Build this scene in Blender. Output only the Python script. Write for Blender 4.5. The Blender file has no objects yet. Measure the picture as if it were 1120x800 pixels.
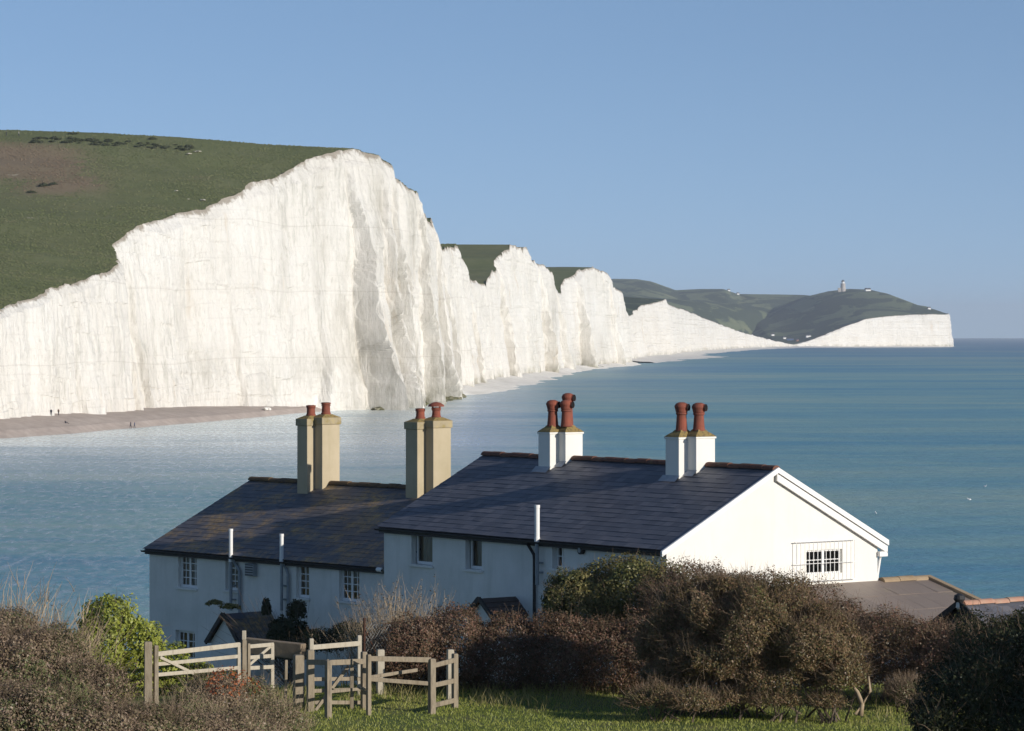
import bpy, bmesh, math, random
import numpy as np
from mathutils import Vector, Matrix, noise as mnoise

random.seed(7); RNG = np.random.default_rng(7)
R = math.radians
HAZE = 5.4e-5
scene = bpy.context.scene
COL = scene.collection

# ------------------------------------------------------------------ camera model
F, EX, EY, CZ = 3627.0, 560.0, 366.5, 24.0       # focal length (px of a 1120 frame), eye line, eye height above the sea
def at(px, py, Y):
    return Vector(((px - EX) / F * Y, Y, CZ - (py - EY) / F * Y))

cam_d = bpy.data.cameras.new('camera'); cam = bpy.data.objects.new('camera', cam_d); COL.objects.link(cam)
cam.location = (0, 0, CZ); cam.rotation_euler = (R(90), 0, 0)
cam_d.sensor_width = 36; cam_d.lens = 36 * F / 1120; cam_d.shift_y = -(400 - EY) / 1120
cam_d.clip_start = 0.5; cam_d.clip_end = 90000
scene.camera = cam

# ------------------------------------------------------------------ light
SUN_H = Vector((.802, -.597)).normalized(); SUN_E = R(16.2)
world = bpy.data.worlds.new("World"); scene.world = world; world.use_nodes = True
wn = world.node_tree.nodes; wl = world.node_tree.links
bg = wn['Background']; sky = wn.new('ShaderNodeTexSky'); sky.sky_type = 'NISHITA'; sky.sun_disc = False
sky.sun_elevation = SUN_E; sky.sun_rotation = math.atan2(SUN_H.x, SUN_H.y)
sky.air_density = 1.0; sky.dust_density = 0.25; sky.ozone_density = 3.0
wc = wn.new('ShaderNodeTexCoord'); sep = wn.new('ShaderNodeSeparateXYZ'); com = wn.new('ShaderNodeCombineXYZ')
mul = wn.new('ShaderNodeMath'); mul.operation = 'MULTIPLY_ADD'; mul.inputs[1].default_value = 1.4; mul.inputs[2].default_value = 0.16
wl.new(wc.outputs['Generated'], sep.inputs[0]); wl.new(sep.outputs[0], com.inputs[0]); wl.new(sep.outputs[1], com.inputs[1])
wl.new(sep.outputs[2], mul.inputs[0]); wl.new(mul.outputs[0], com.inputs[2]); wl.new(com.outputs[0], sky.inputs['Vector'])
hr = wn.new('ShaderNodeMapRange'); hr.inputs[1].default_value = 0.0; hr.inputs[2].default_value = .085; wl.new(sep.outputs[2], hr.inputs[0])
tr_ = wn.new('ShaderNodeValToRGB'); e_ = tr_.color_ramp.elements; e_[0].color = (1.10, 1.0, .96, 1); e_[1].color = (1.0, .95, .94, 1); e_[0].position = 0; e_[1].position = 1
mx_ = wn.new('ShaderNodeMixRGB'); mx_.blend_type = 'MULTIPLY'; mx_.inputs[0].default_value = 1; wl.new(hr.outputs[0], tr_.inputs[0]); wl.new(sky.outputs[0], mx_.inputs[1]); wl.new(tr_.outputs[0], mx_.inputs[2])
wl.new(mx_.outputs[0], bg.inputs[0]); bg.inputs[1].default_value = 0.15
sd = bpy.data.lights.new('sun', 'SUN'); so = bpy.data.objects.new('sun', sd); COL.objects.link(so)
sd.energy = 4.25; sd.angle = R(.55); sd.color = (1.0, .935, .85)
sdir = Vector((SUN_H.x * math.cos(SUN_E), SUN_H.y * math.cos(SUN_E), math.sin(SUN_E)))
so.rotation_euler = sdir.to_track_quat('Z', 'Y').to_euler(); so.location = (60, -60, 60)
vs = scene.view_settings; scene.display_settings.display_device = 'sRGB'
vs.view_transform = 'Standard'; vs.look = 'None'; vs.exposure = 0.08; vs.gamma = 1.0; vs.use_curve_mapping = False
scene.cycles.use_denoising = True
scene.cycles.max_bounces = 6; scene.cycles.transparent_max_bounces = 12; scene.cycles.volume_bounces = 0
scene.cycles.volume_step_rate = 4

# ------------------------------------------------------------------ materials
class NT:
    def __init__(s, name):
        s.m = bpy.data.materials.new(name); s.m.use_nodes = True; s.t = s.m.node_tree; s.n = s.t.nodes; s.l = s.t.links
        s.b = s.n['Principled BSDF']; s.out = s.n['Material Output']
    def new(s, ty, **kw):
        n = s.n.new('ShaderNode' + ty)
        for k, v in kw.items(): setattr(n, k, v)
        return n
    def link(s, a, b): s.l.new(a, b)
    def coord(s, kind='Object', scale=(1, 1, 1)):
        if kind == 'Position':
            o = s.new('NewGeometry').outputs['Position']
        else: o = s.new('TexCoord').outputs[kind]
        mp = s.new('Mapping'); mp.inputs['Scale'].default_value = scale; s.link(o, mp.inputs[0]); return mp.outputs[0]
    def noise(s, co, scale, detail=4, rough=.55, dist=0):
        n = s.new('TexNoise'); n.inputs['Scale'].default_value = scale; n.inputs['Detail'].default_value = detail
        n.inputs['Roughness'].default_value = rough; n.inputs['Distortion'].default_value = dist
        s.link(co, n.inputs['Vector']); return n.outputs['Fac']
    def ramp(s, fac, stops, interp='LINEAR'):
        r = s.new('ValToRGB'); r.color_ramp.interpolation = interp
        e = r.color_ramp.elements
        while len(e) < len(stops): e.new(.5)
        for q, (p, c) in zip(e, stops):
            q.position = p; q.color = (c, c, c, 1) if isinstance(c, (int, float)) else (*c, 1)
        s.link(fac, r.inputs[0]); return r.outputs[0]
    def mix(s, fac, a, b, mode='MIX'):
        n = s.new('MixRGB', blend_type=mode)
        for i, v in ((0, fac), (1, a), (2, b)):
            if hasattr(v, 'is_linked'): s.link(v, n.inputs[i])
            elif isinstance(v, (int, float)): n.inputs[i].default_value = v if i == 0 else (v, v, v, 1)
            else: n.inputs[i].default_value = (*v, 1)
        return n.outputs[0]
    def math(s, op, a, b=0., clamp=False):
        n = s.new('Math', operation=op); n.use_clamp = clamp
        for i, v in ((0, a), (1, b)):
            if hasattr(v, 'is_linked'): s.link(v, n.inputs[i])
            else: n.inputs[i].default_value = v
        return n.outputs[0]
    def bump(s, h, strength=.3, dist=.02):
        b = s.new('Bump'); b.inputs['Strength'].default_value = strength; b.inputs['Distance'].default_value = dist
        s.link(h, b.inputs['Height']); s.link(b.outputs[0], s.b.inputs['Normal']); return b.outputs[0]
    def color(s, c):
        if hasattr(c, 'is_linked'): s.link(c, s.b.inputs['Base Color'])
        else: s.b.inputs['Base Color'].default_value = (*c, 1)
    def set(s, rough=.8, spec=.3, metal=0.):
        s.b.inputs['Roughness'].default_value = rough; s.b.inputs['Specular IOR Level'].default_value = spec
        s.b.inputs['Metallic'].default_value = metal; return s

def noisy(name, stops, scale=1., detail=6, kind='Object', stretch=(1, 1, 1), rough=.85, spec=.25, bump=0, bscale=None, bdist=.01, metal=0, nrough=.6):
    t = NT(name); co = t.coord(kind, stretch); f = t.noise(co, scale, detail, nrough)
    t.color(t.ramp(f, stops)); t.set(rough, spec, metal)
    if bump: t.bump(t.noise(co, bscale or scale * 4, 6, .6), bump, bdist)
    return t.m

def leaf_mat(name, cols, trans=.22, var_scale=.9):
    """leaves: each leaf takes one of the plant's own leaf colours, clumps of similar colour"""
    t = NT(name); t.n.remove(t.b)
    g = t.new('NewGeometry'); co = t.coord('Position')
    f = t.noise(co, var_scale, 3, .6)
    a = t.math('MULTIPLY', g.outputs['Random Per Island'], .5)
    k = t.math('ADD', a, t.math('MULTIPLY', t.math('SUBTRACT', f, .33), 1.5), True)
    n = len(cols); c = t.ramp(k, [(i / max(1, n - 1), c_) for i, c_ in enumerate(cols)])
    d = t.new('BsdfDiffuse'); tr = t.new('BsdfTranslucent'); gl = t.new('BsdfGlossy'); gl.inputs['Roughness'].default_value = .45
    gl.inputs['Color'].default_value = (.5, .5, .5, 1)
    t.link(c, d.inputs[0]); t.link(c, tr.inputs[0])
    m1 = t.new('MixShader'); m1.inputs[0].default_value = trans; t.link(d.outputs[0], m1.inputs[1]); t.link(tr.outputs[0], m1.inputs[2])
    m2 = t.new('MixShader'); m2.inputs[0].default_value = .04; t.link(m1.outputs[0], m2.inputs[1]); t.link(gl.outputs[0], m2.inputs[2])
    t.link(m2.outputs[0], t.out.inputs[0]); return t.m

M = {}
def plaster(name, base, dirty, amt=.5):
    t = NT(name); co = t.coord('Object'); n1 = t.noise(co, .9, 8, .65)
    st = t.noise(t.coord('Object', (2.2, 2.2, .25)), 2.2, 6, .6)
    f = t.math('MULTIPLY', t.ramp(n1, [(.35, 0.), (.75, 1.)]), amt)
    c = t.mix(f, base, dirty); c = t.mix(t.math('MULTIPLY', t.ramp(st, [(.52, 0.), (.72, 1.)]), amt * .6), c, dirty)
    t.color(c); t.set(.9, .2); t.bump(t.noise(co, 38, 5, .6), .35, .006); return t.m
M['wall'] = plaster('white_render', (.81, .79, .74), (.54, .54, .48), .62)
M['gable'] = plaster('cream_render', (.80, .775, .71), (.68, .65, .57), .5)
M['stack_grey'] = plaster('weathered_cement', (.50, .42, .29), (.38, .32, .20), .8)
M['stack_white'] = plaster('white_stack', (.80, .78, .72), (.62, .60, .50), .4)
M['white'] = noisy('white_paint', [(.3, (.83, .82, .79)), (.8, (.76, .75, .71))], 3, rough=.5)
M['dark'] = noisy('black_paint', [(.3, (.02, .02, .022)), (.8, (.045, .043, .04))], 6, rough=.5)
M['grey_pipe'] = noisy('grey_pipe', [(.3, (.34, .37, .38)), (.8, (.22, .24, .25))], 5, rough=.5)
M['lead'] = noisy('lead', [(.3, (.42, .43, .45)), (.8, (.28, .29, .31))], 8, rough=.6)
M['ridge_red'] = noisy('terracotta_ridge', [(.3, (.19, .085, .055)), (.55, (.14, .07, .05)), (.8, (.24, .16, .08))], 3.5, rough=.85, bump=.4)
M['ridge_old'] = noisy('old_ridge', [(.3, (.10, .075, .055)), (.55, (.16, .10, .05)), (.8, (.22, .15, .06))], 2.5, rough=.9, bump=.4)
M['ridge_orange'] = noisy('lichen_ridge', [(.3, (.28, .20, .12)), (.55, (.35, .26, .165)), (.8, (.42, .34, .24))], 2.5, rough=.9, bump=.4)
M['ridge_pink'] = noisy('pink_ridge', [(.3, (.42, .20, .13)), (.6, (.46, .28, .20)), (.85, (.36, .28, .2))], 2.5, rough=.9, bump=.4)
M['pot'] = noisy('terracotta_pot', [(.3, (.30, .085, .05)), (.55, (.22, .07, .045)), (.8, (.13, .06, .045))], 5, rough=.8, bump=.3)
M['soot'] = noisy('soot', [(.3, (.006, .006, .006)), (.8, (.02, .018, .016))], 5)
M['lichen'] = noisy('lichen_mortar', [(.3, (.25, .18, .07)), (.5, (.31, .225, .08)), (.62, (.15, .11, .06)), (.85, (.33, .27, .17))], 13, rough=.95, bump=.6, bdist=.02)
M['wood'] = noisy('weathered_oak', [(.3, (.20, .16, .11)), (.5, (.30, .25, .18)), (.72, (.145, .12, .09))], 9, stretch=(1, 1, .25), rough=.9, bump=.5, bscale=40)
M['wood_pale'] = noisy('bleached_wood', [(.3, (.38, .33, .25)), (.55, (.47, .42, .33)), (.8, (.26, .22, .17))], 7, stretch=(1, 1, .4), rough=.85, bump=.4, bscale=40)
M['rust'] = noisy('rust', [(.3, (.09, .04, .025)), (.7, (.05, .03, .022))], 8, rough=.9)
M['wire'] = noisy('galvanised_wire', [(.3, (.20, .20, .19)), (.8, (.12, .11, .10))], 8, rough=.6)
M['curtain'] = noisy('tan_curtain', [(.3, (.52, .36, .18)), (.8, (.38, .25, .12))], 6, stretch=(3, 3, .3))
M['twig'] = noisy('twigs', [(.3, (.16, .11, .075)), (.6, (.24, .18, .12)), (.8, (.10, .075, .055))], 3)
M['twig_pale'] = noisy('pale_twigs', [(.3, (.30, .22, .14)), (.6, (.42, .33, .22)), (.8, (.22, .16, .11))], 3)
M['bark'] = noisy('bark', [(.3, (.17, .13, .095)), (.7, (.085, .065, .05))], 7, bump=.5)

def glass():
    t = NT('window_glass'); t.n.remove(t.b)
    g = t.new('BsdfGlossy'); g.inputs['Roughness'].default_value = .03; g.inputs[0].default_value = (.9, .95, 1, 1)
    tr = t.new('BsdfTransparent'); tr.inputs[0].default_value = (.75, .78, .78, 1)
    fr = t.new('Fresnel'); fr.inputs[0].default_value = 1.5
    m = t.new('MixShader'); t.link(fr.outputs[0], m.inputs[0]); t.link(tr.outputs[0], m.inputs[1]); t.link(g.outputs[0], m.inputs[2])
    t.link(m.outputs[0], t.out.inputs[0]); return t.m
M['glass'] = glass()

def slate(name, cols, lichen, lich_amt, row=.2, w=.3):
    t = NT(name); uv = t.new('TexCoord').outputs['UV']
    br = t.new('TexBrick'); t.link(uv, br.inputs['Vector'])
    br.inputs['Scale'].default_value = 1.0; br.inputs['Brick Width'].default_value = w; br.inputs['Row Height'].default_value = row
    br.inputs['Mortar Size'].default_value = .006; br.inputs['Mortar Smooth'].default_value = .3; br.inputs['Bias'].default_value = 0.
    br.inputs['Color1'].default_value = (0, 0, 0, 1); br.inputs['Color2'].default_value = (1, 1, 1, 1); br.inputs['Mortar'].default_value = (.5, .5, .5, 1)
    co = t.coord('Object')
    c = t.ramp(br.outputs['Color'], [(0, cols[0]), (.5, cols[1]), (1, cols[2])])
    big = t.noise(co, .45, 6, .6)
    c = t.mix(t.ramp(big, [(.4, 0.), (.7, .45)]), c, cols[3])
    l1 = t.noise(co, 1.1, 8, .7); l2 = t.noise(co, 9, 5, .6)
    lf = t.math('MULTIPLY', t.ramp(l1, [(lich_amt, 0.), (lich_amt + .16, 1.)]), t.ramp(l2, [(.38, .15), (.62, .9)]))
    c = t.mix(lf, c, lichen)
    sp = t.noise(co, 26, 3, .5); c = t.mix(t.ramp(sp, [(.66, 0.), (.74, .35)]), c, (.28, .28, .26))
    c = t.mix(t.math('MULTIPLY', br.outputs['Fac'], .36), c, (.025, .025, .028))
    t.color(c); t.set(.55, .4)
    h = t.math('SUBTRACT', t.math('MULTIPLY', br.outputs['Color'], .35), t.math('MULTIPLY', br.outputs['Fac'], 1.))
    t.bump(t.math('ADD', h, t.math('MULTIPLY', t.noise(co, 22, 5, .6), .5)), .5, .008); return t.m
M['slate'] = slate('blue_slate', [(.092, .095, .113), (.130, .132, .150), (.175, .168, .18), (.105, .098, .108)], (.24, .20, .12), .64)
M['slate_old'] = slate('lichened_slate', [(.085, .084, .096), (.115, .110, .120), (.15, .138, .138), (.12, .095, .075)], (.50, .30, .09), .47)
M['slate_brown'] = slate('brown_tile', [(.07, .05, .042), (.09, .06, .05), (.12, .075, .06), (.08, .055, .04)], (.15, .12, .06), .6)
M['felt'] = slate('grey_sheet_roof', [(.21, .165, .135), (.24, .19, .155), (.265, .21, .17), (.17, .135, .11)], (.30, .25, .17), .55, 1.2, .9)

# ------------------------------------------------------------------ mesh building
class MB:
    def __init__(s): s.v = []; s.f = []; s.uv = None
    def add(s, vs_, fs):
        b = len(s.v); s.v += [tuple(v) for v in vs_]; s.f += [tuple(b + i for i in f) for f in fs]
    def box(s, x0, x1, y0, y1, z0, z1):
        s.add([(x0, y0, z0), (x1, y0, z0), (x1, y1, z0), (x0, y1, z0), (x0, y0, z1), (x1, y0, z1), (x1, y1, z1), (x0, y1, z1)],
              [(0, 3, 2, 1), (4, 5, 6, 7), (0, 1, 5, 4), (1, 2, 6, 5), (2, 3, 7, 6), (3, 0, 4, 7)])
    def beam(s, p, q, w, h, up=(0, 0, 1)):
        p, q = Vector(p), Vector(q); d = (q - p).normalized(); up = Vector(up)
        if abs(d.dot(up)) > .95: up = Vector((0, 1, 0))
        a = d.cross(up).normalized() * w / 2; b = a.cross(d).normalized() * h / 2
        v = [p - a - b, p + a - b, p + a + b, p - a + b, q - a - b, q + a - b, q + a + b, q - a + b]
        s.add(v, [(0, 1, 2, 3), (7, 6, 5, 4), (0, 4, 5, 1), (1, 5, 6, 2), (2, 6, 7, 3), (3, 7, 4, 0)])
    def tube(s, pts, rad, n=8, cap=True):
        pts = [Vector(p) for p in pts]; rad = rad if isinstance(rad, (list, tuple)) else [rad] * len(pts)
        vs_ = []; fs = []
        for i, p in enumerate(pts):
            d = (pts[min(i + 1, len(pts) - 1)] - pts[max(i - 1, 0)]).normalized()
            a = d.cross(Vector((0, 0, 1)) if abs(d.z) < .9 else Vector((1, 0, 0))).normalized(); b = d.cross(a)
            for k in range(n):
                an = 2 * math.pi * k / n; vs_.append(p + (a * math.cos(an) + b * math.sin(an)) * rad[i])
        for i in range(len(pts) - 1):
            for k in range(n):
                fs.append((i * n + k, i * n + (k + 1) % n, (i + 1) * n + (k + 1) % n, (i + 1) * n + k))
        if cap: fs.append(tuple(range(n))[::-1]); fs.append(tuple((len(pts) - 1) * n + k for k in range(n)))
        s.add(vs_, fs)
    def lathe(s, cx, cy, prof, n=18, cap=True):
        vs_ = []; fs = []
        for (r, z) in prof:
            for k in range(n):
                an = 2 * math.pi * k / n; vs_.append((cx + r * math.cos(an), cy + r * math.sin(an), z))
        for i in range(len(prof) - 1):
            for k in range(n): fs.append((i * n + k, i * n + (k + 1) % n, (i + 1) * n + (k + 1) % n, (i + 1) * n + k))
        if cap: fs.append(tuple(range(n))[::-1]); fs.append(tuple((len(prof) - 1) * n + k for k in range(n)))
        s.add(vs_, fs)
    def build(s, name, mat, parent=None, off=None, bevel=0, smooth=False):
        me = bpy.data.meshes.new(name)
        v = s.v if off is None else [(a - off[0], b - off[1], c - off[2]) for a, b, c in s.v]
        me.from_pydata(v, [], s.f); me.materials.append(mat)
        if s.uv:
            ul = me.uv_layers.new(name='UVMap')
            for i, l in enumerate(me.loops): ul.data[i].uv = s.uv[i]
        me.update()
        if smooth:
            me.polygons.foreach_set('use_smooth', [True] * len(me.polygons))
        o = bpy.data.objects.new(name, me); COL.objects.link(o)
        if parent: o.parent = parent
        if bevel:
            b = o.modifiers.new('b', 'BEVEL'); b.width = bevel; b.segments = 2; b.limit_method = 'ANGLE'
        return o

def np_mesh(name, verts, faces, mat, parent=None, smooth=False, attrs=None):
    """verts Nx3, faces Mxk (k = 3 or 4) numpy"""
    me = bpy.data.meshes.new(name); k = faces.shape[1]; n = len(verts); m = len(faces)
    me.vertices.add(n); me.vertices.foreach_set('co', np.ascontiguousarray(verts, dtype=np.float32).ravel())
    me.loops.add(m * k); me.loops.foreach_set('vertex_index', np.ascontiguousarray(faces, dtype=np.int32).ravel())
    me.polygons.add(m); me.polygons.foreach_set('loop_start', np.arange(0, m * k, k, dtype=np.int32))
    me.polygons.foreach_set('use_smooth', np.full(m, bool(smooth)))
    for an, av in (attrs or {}).items():
        a = me.attributes.new(an, 'FLOAT', 'POINT'); a.data.foreach_set('value', np.ascontiguousarray(av, dtype=np.float32).ravel())
    me.materials.append(mat); me.update(calc_edges=True); me.validate()
    o = bpy.data.objects.new(name, me); COL.objects.link(o)
    if parent: o.parent = parent
    return o
def grid_faces(nr, nc):
    i = np.arange(nr - 1)[:, None] * nc + np.arange(nc - 1)[None, :]
    return np.stack([i, i + 1, i + nc + 1, i + nc], -1).reshape(-1, 4)

def tag(o, label=None, cat=None, group=None, kind=None):
    if label: o['label'] = label
    if cat: o['category'] = cat
    if group: o['group'] = group
    if kind: o['kind'] = kind
    return o
def empty(name, loc, rz=0., label=None, cat=None, group=None):
    o = bpy.data.objects.new(name, None); COL.objects.link(o); o.location = loc; o.rotation_euler = (0, 0, rz); o.empty_display_size = .3
    return tag(o, label, cat, group)

# ---- vectorised value noise
def _h(i, j, k):
    n = (i.astype(np.int64) * 374761393 + j.astype(np.int64) * 668265263 + k.astype(np.int64) * 2147483647 * 3 + 1274126177) & 0xffffffff
    n = ((n ^ (n >> 13)) * 1274126177) & 0xffffffff; n = ((n ^ (n >> 16)) * 2246822519) & 0xffffffff; n = n ^ (n >> 15)
    return (n & 0xffffff) / float(0xffffff)
def vnoise(x, y, z=0.):
    x, y, z = np.broadcast_arrays(np.asarray(x, float), np.asarray(y, float), np.asarray(z, float))
    i, j, k = np.floor(x), np.floor(y), np.floor(z); u, v, w = x - i, y - j, z - k
    u, v, w = (q * q * q * (q * (q * 6 - 15) + 10) for q in (u, v, w)); out = 0
    for a in (0, 1):
        for b in (0, 1):
            for c in (0, 1):
                out = out + _h(i + a, j + b, k + c) * (u if a else 1 - u) * (v if b else 1 - v) * (w if c else 1 - w)
    return out * 2 - 1
def fbm(x, y, z=0., oct=4, gain=.5):
    s = 0; a = 1; t = 0; x = np.asarray(x, float); y = np.asarray(y, float); z = np.asarray(z, float)
    for o in range(oct):
        s = s + a * vnoise(x + 17.3 * o, y - 9.1 * o, z + 4.7 * o); t += a; a *= gain; x = x * 2.03; y = y * 2.03; z = z * 2.03
    return s / t

# ------------------------------------------------------------------ sea
def sea_mat():
    t = NT('sea_water'); t.n.remove(t.b)
    g = t.new('NewGeometry'); P_ = g.outputs['Position']
    def nz(sx, sy, sc, det=5, ro=.6, dist=0):
        mp = t.new('Mapping'); mp.inputs['Scale'].default_value = (sx, sy, 1); t.link(P_, mp.inputs[0]); return t.noise(mp.outputs[0], sc, det, ro, dist)
    sp = t.new('SeparateXYZ'); t.link(P_, sp.inputs[0])
    big = nz(1 / 900, 1 / 420, 1, 4, .6, .6); mid = nz(1 / 160, 1 / 60, 1, 5, .62, .5); fine = nz(1 / 40, 1 / 14, 1, 4, .6)
    pat = t.math('ADD', t.math('MULTIPLY', big, .55), t.math('ADD', t.math('MULTIPLY', mid, .32), t.math('MULTIPLY', fine, .13)))
    col = t.ramp(pat, [(.37, (.060, .225, .335)), (.45, (.105, .30, .36)), (.52, (.20, .38, .355)), (.60, (.34, .46, .35))])
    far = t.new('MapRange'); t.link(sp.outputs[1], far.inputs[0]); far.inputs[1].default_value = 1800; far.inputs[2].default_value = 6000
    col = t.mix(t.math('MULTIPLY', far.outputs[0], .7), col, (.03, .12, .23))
    # chalk-milky shallows, with cliff reflection and glitter painted into the colour: distance to the shore line X = a(Y)
    near = t.new('MapRange'); t.link(sp.outputs[1], near.inputs[0]); near.inputs[1].default_value = 500; near.inputs[2].default_value = 730
    shx = t.new('MapRange'); t.link(sp.outputs[0], shx.inputs[0]); shx.inputs[1].default_value = 20; shx.inputs[2].default_value = -12
    farx = t.new('MapRange'); t.link(sp.outputs[1], farx.inputs[0]); farx.inputs[1].default_value = 1100; farx.inputs[2].default_value = 1000; farx.inputs[3].default_value = 0; farx.inputs[4].default_value = 1
    m = t.math('MULTIPLY', near.outputs[0], shx.outputs[0])
    m = t.math('MULTIPLY', m, t.ramp(t.math('ADD', t.math('MULTIPLY', mid, .6), t.math('MULTIPLY', fine, .4)), [(.36, .45), (.56, 1.)]))
    gr = nz(.85, .17, 1, 5, .75)
    m = t.math('MULTIPLY', m, t.ramp(gr, [(.35, .65), (.6, 1.)]))
    col = t.mix(t.math('MULTIPLY', m, .95, True), col, (.90, .80, .66))
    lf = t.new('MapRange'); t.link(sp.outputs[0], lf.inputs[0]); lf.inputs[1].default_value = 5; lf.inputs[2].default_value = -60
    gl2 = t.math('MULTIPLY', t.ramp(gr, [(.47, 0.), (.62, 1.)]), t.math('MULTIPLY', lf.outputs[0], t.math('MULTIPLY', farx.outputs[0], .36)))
    col = t.mix(gl2, col, (.55, .58, .56))  # grains of sky sparkle painted into the water colour
    # surf-paled strip along the receding cliff foot
    sh = t.math('SUBTRACT', sp.outputs[0], t.math('MULTIPLY', t.math('SUBTRACT', sp.outputs[1], 1200), .068))
    k = t.new('MapRange'); t.link(sh, k.inputs[0]); k.inputs[1].default_value = 110; k.inputs[2].default_value = 0
    k2 = t.new('MapRange'); t.link(sp.outputs[1], k2.inputs[0]); k2.inputs[1].default_value = 1000; k2.inputs[2].default_value = 1250
    k3 = t.new('MapRange'); t.link(sp.outputs[1], k3.inputs[0]); k3.inputs[1].default_value = 3200; k3.inputs[2].default_value = 2500
    mm = t.math('MULTIPLY', t.math('MULTIPLY', k.outputs[0], k2.outputs[0]), t.math('MULTIPLY', k3.outputs[0], t.ramp(fine, [(.35, .4), (.6, 1.)])))
    col = t.mix(t.math('MULTIPLY', mm, .7, True), col, (.40, .45, .43))
    d = t.new('BsdfDiffuse'); t.link(col, d.inputs[0])
    gl = t.new('BsdfGlossy'); gl.inputs['Roughness'].default_value = .22; gl.inputs[0].default_value = (.80, .88, .95, 1)
    w1 = nz(1, 1.5, .9, 6, .65, .4); w2 = nz(.22, .35, 1, 4, .6); w3 = nz(.05, .08, 1, 3, .6)
    h = t.math('ADD', t.math('MULTIPLY', w1, .45), t.math('ADD', t.math('MULTIPLY', w2, 1.0), t.math('MULTIPLY', w3, 1.6)))
    b = t.new('Bump'); b.inputs['Strength'].default_value = 1.; b.inputs['Distance'].default_value = .42; t.link(h, b.inputs['Height'])
    t.link(b.outputs[0], gl.inputs['Normal']); t.link(b.outputs[0], d.inputs['Normal'])
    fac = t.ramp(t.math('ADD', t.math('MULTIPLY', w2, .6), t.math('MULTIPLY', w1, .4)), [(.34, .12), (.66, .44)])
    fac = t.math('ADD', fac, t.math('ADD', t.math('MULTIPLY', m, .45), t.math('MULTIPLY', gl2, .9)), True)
    t.link(t.math('SUBTRACT', 1., t.math('MULTIPLY', m, .95)), b.inputs['Strength'])
    mx = t.new('MixShader'); t.link(fac, mx.inputs[0]); t.link(d.outputs[0], mx.inputs[1]); t.link(gl.outputs[0], mx.inputs[2])
    t.link(mx.outputs[0], t.out.inputs[0]); return t.m
SEA_END = 24.0 * F / 3.6
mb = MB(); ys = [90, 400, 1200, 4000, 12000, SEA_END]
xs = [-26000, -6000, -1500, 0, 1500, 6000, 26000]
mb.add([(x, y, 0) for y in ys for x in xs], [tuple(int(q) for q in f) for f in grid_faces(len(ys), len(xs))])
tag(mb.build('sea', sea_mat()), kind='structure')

# ------------------------------------------------------------------ chalk cliffs and downs
TOP = [(-110, 395, 730), (-60, 368, 770), (0, 337, 815), (60, 316, 855), (105, 302, 888), (129, 288, 912), (121, 270, 938), (135, 255, 946), (170, 240, 966),
       (225, 226, 993), (262, 208, 1014), (305, 190, 1040), (340, 176, 1056), (368, 163.5, 1068), (385, 164, 1080), (405, 170, 1093),
       (420, 178, 1103), (428, 184, 1111), (432, 196, 1124), (444, 206, 1140), (457, 209, 1162), (455, 228, 1195), (460, 238, 1215), (474, 243, 1262),
       (472, 258, 1300), (483, 264, 1350), (498, 272, 1420), (505, 284, 1490), (507, 298, 1540), (518, 304, 1600), (528, 309, 1650),
       (537, 299, 1720), (549, 281, 1790), (551, 272, 1830), (576, 270.5, 1930), (580, 281, 1980), (584, 290, 2030), (604, 296, 2130), (605, 317, 2190),
       (611, 320, 2230), (613, 308, 2270), (632, 296, 2400), (650, 292.5, 2480), (665, 300, 2550), (671, 315, 2600), (679, 322, 2650),
       (676, 352, 2780), (690, 344, 3050), (697, 337, 3300), (705, 333, 3450), (728, 328, 3650), (731, 333, 3850), (745, 338, 4200), (770, 349, 4750),
       (800, 360, 5350), (830, 369, 5850), (850, 373.5, 6100), (868, 377, 6250), (880, 374.5, 6280), (900, 367, 6310), (920, 358.5, 6350),
       (945, 350, 6400), (970, 346, 6450), (1000, 344, 6510), (1020, 343.5, 6550), (1036, 344, 6590), (1037, 343, 7100)]
tp = np.array([tuple(at(*p)) for p in TOP])
# resample: step grows with distance
out = []; tag_i = []
for i in range(len(tp) - 1):
    a, b = tp[i], tp[i + 1]; L = np.hypot(*(b - a)[:2]); step = .75 * (a[1] / 900) if a[1] < 1250 else 1.1 * (a[1] / 1000)
    n = max(2, int(L / step))
    for k in range(n): out.append(a + (b - a) * k / n); tag_i.append(i + k / n)
ti_ = np.array(tag_i); T = np.array(out); S = np.concatenate([[0], np.cumsum(np.hypot(*np.diff(T[:, :2], axis=0).T))]); n = len(T)
kern = lambda w: np.hanning(w + 2)[1:-1] / np.hanning(w + 2)[1:-1].sum()
def smooth(a, w):
    p = np.pad(a, (w // 2, w // 2), 'edge'); return np.convolve(p, kern(w), 'valid')[:len(a)]
Ts = T.copy()
for c in range(3): Ts[:, c] = smooth(T[:, c], 3)
dist = Ts[:, 1]; px_sz = dist / F
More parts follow.
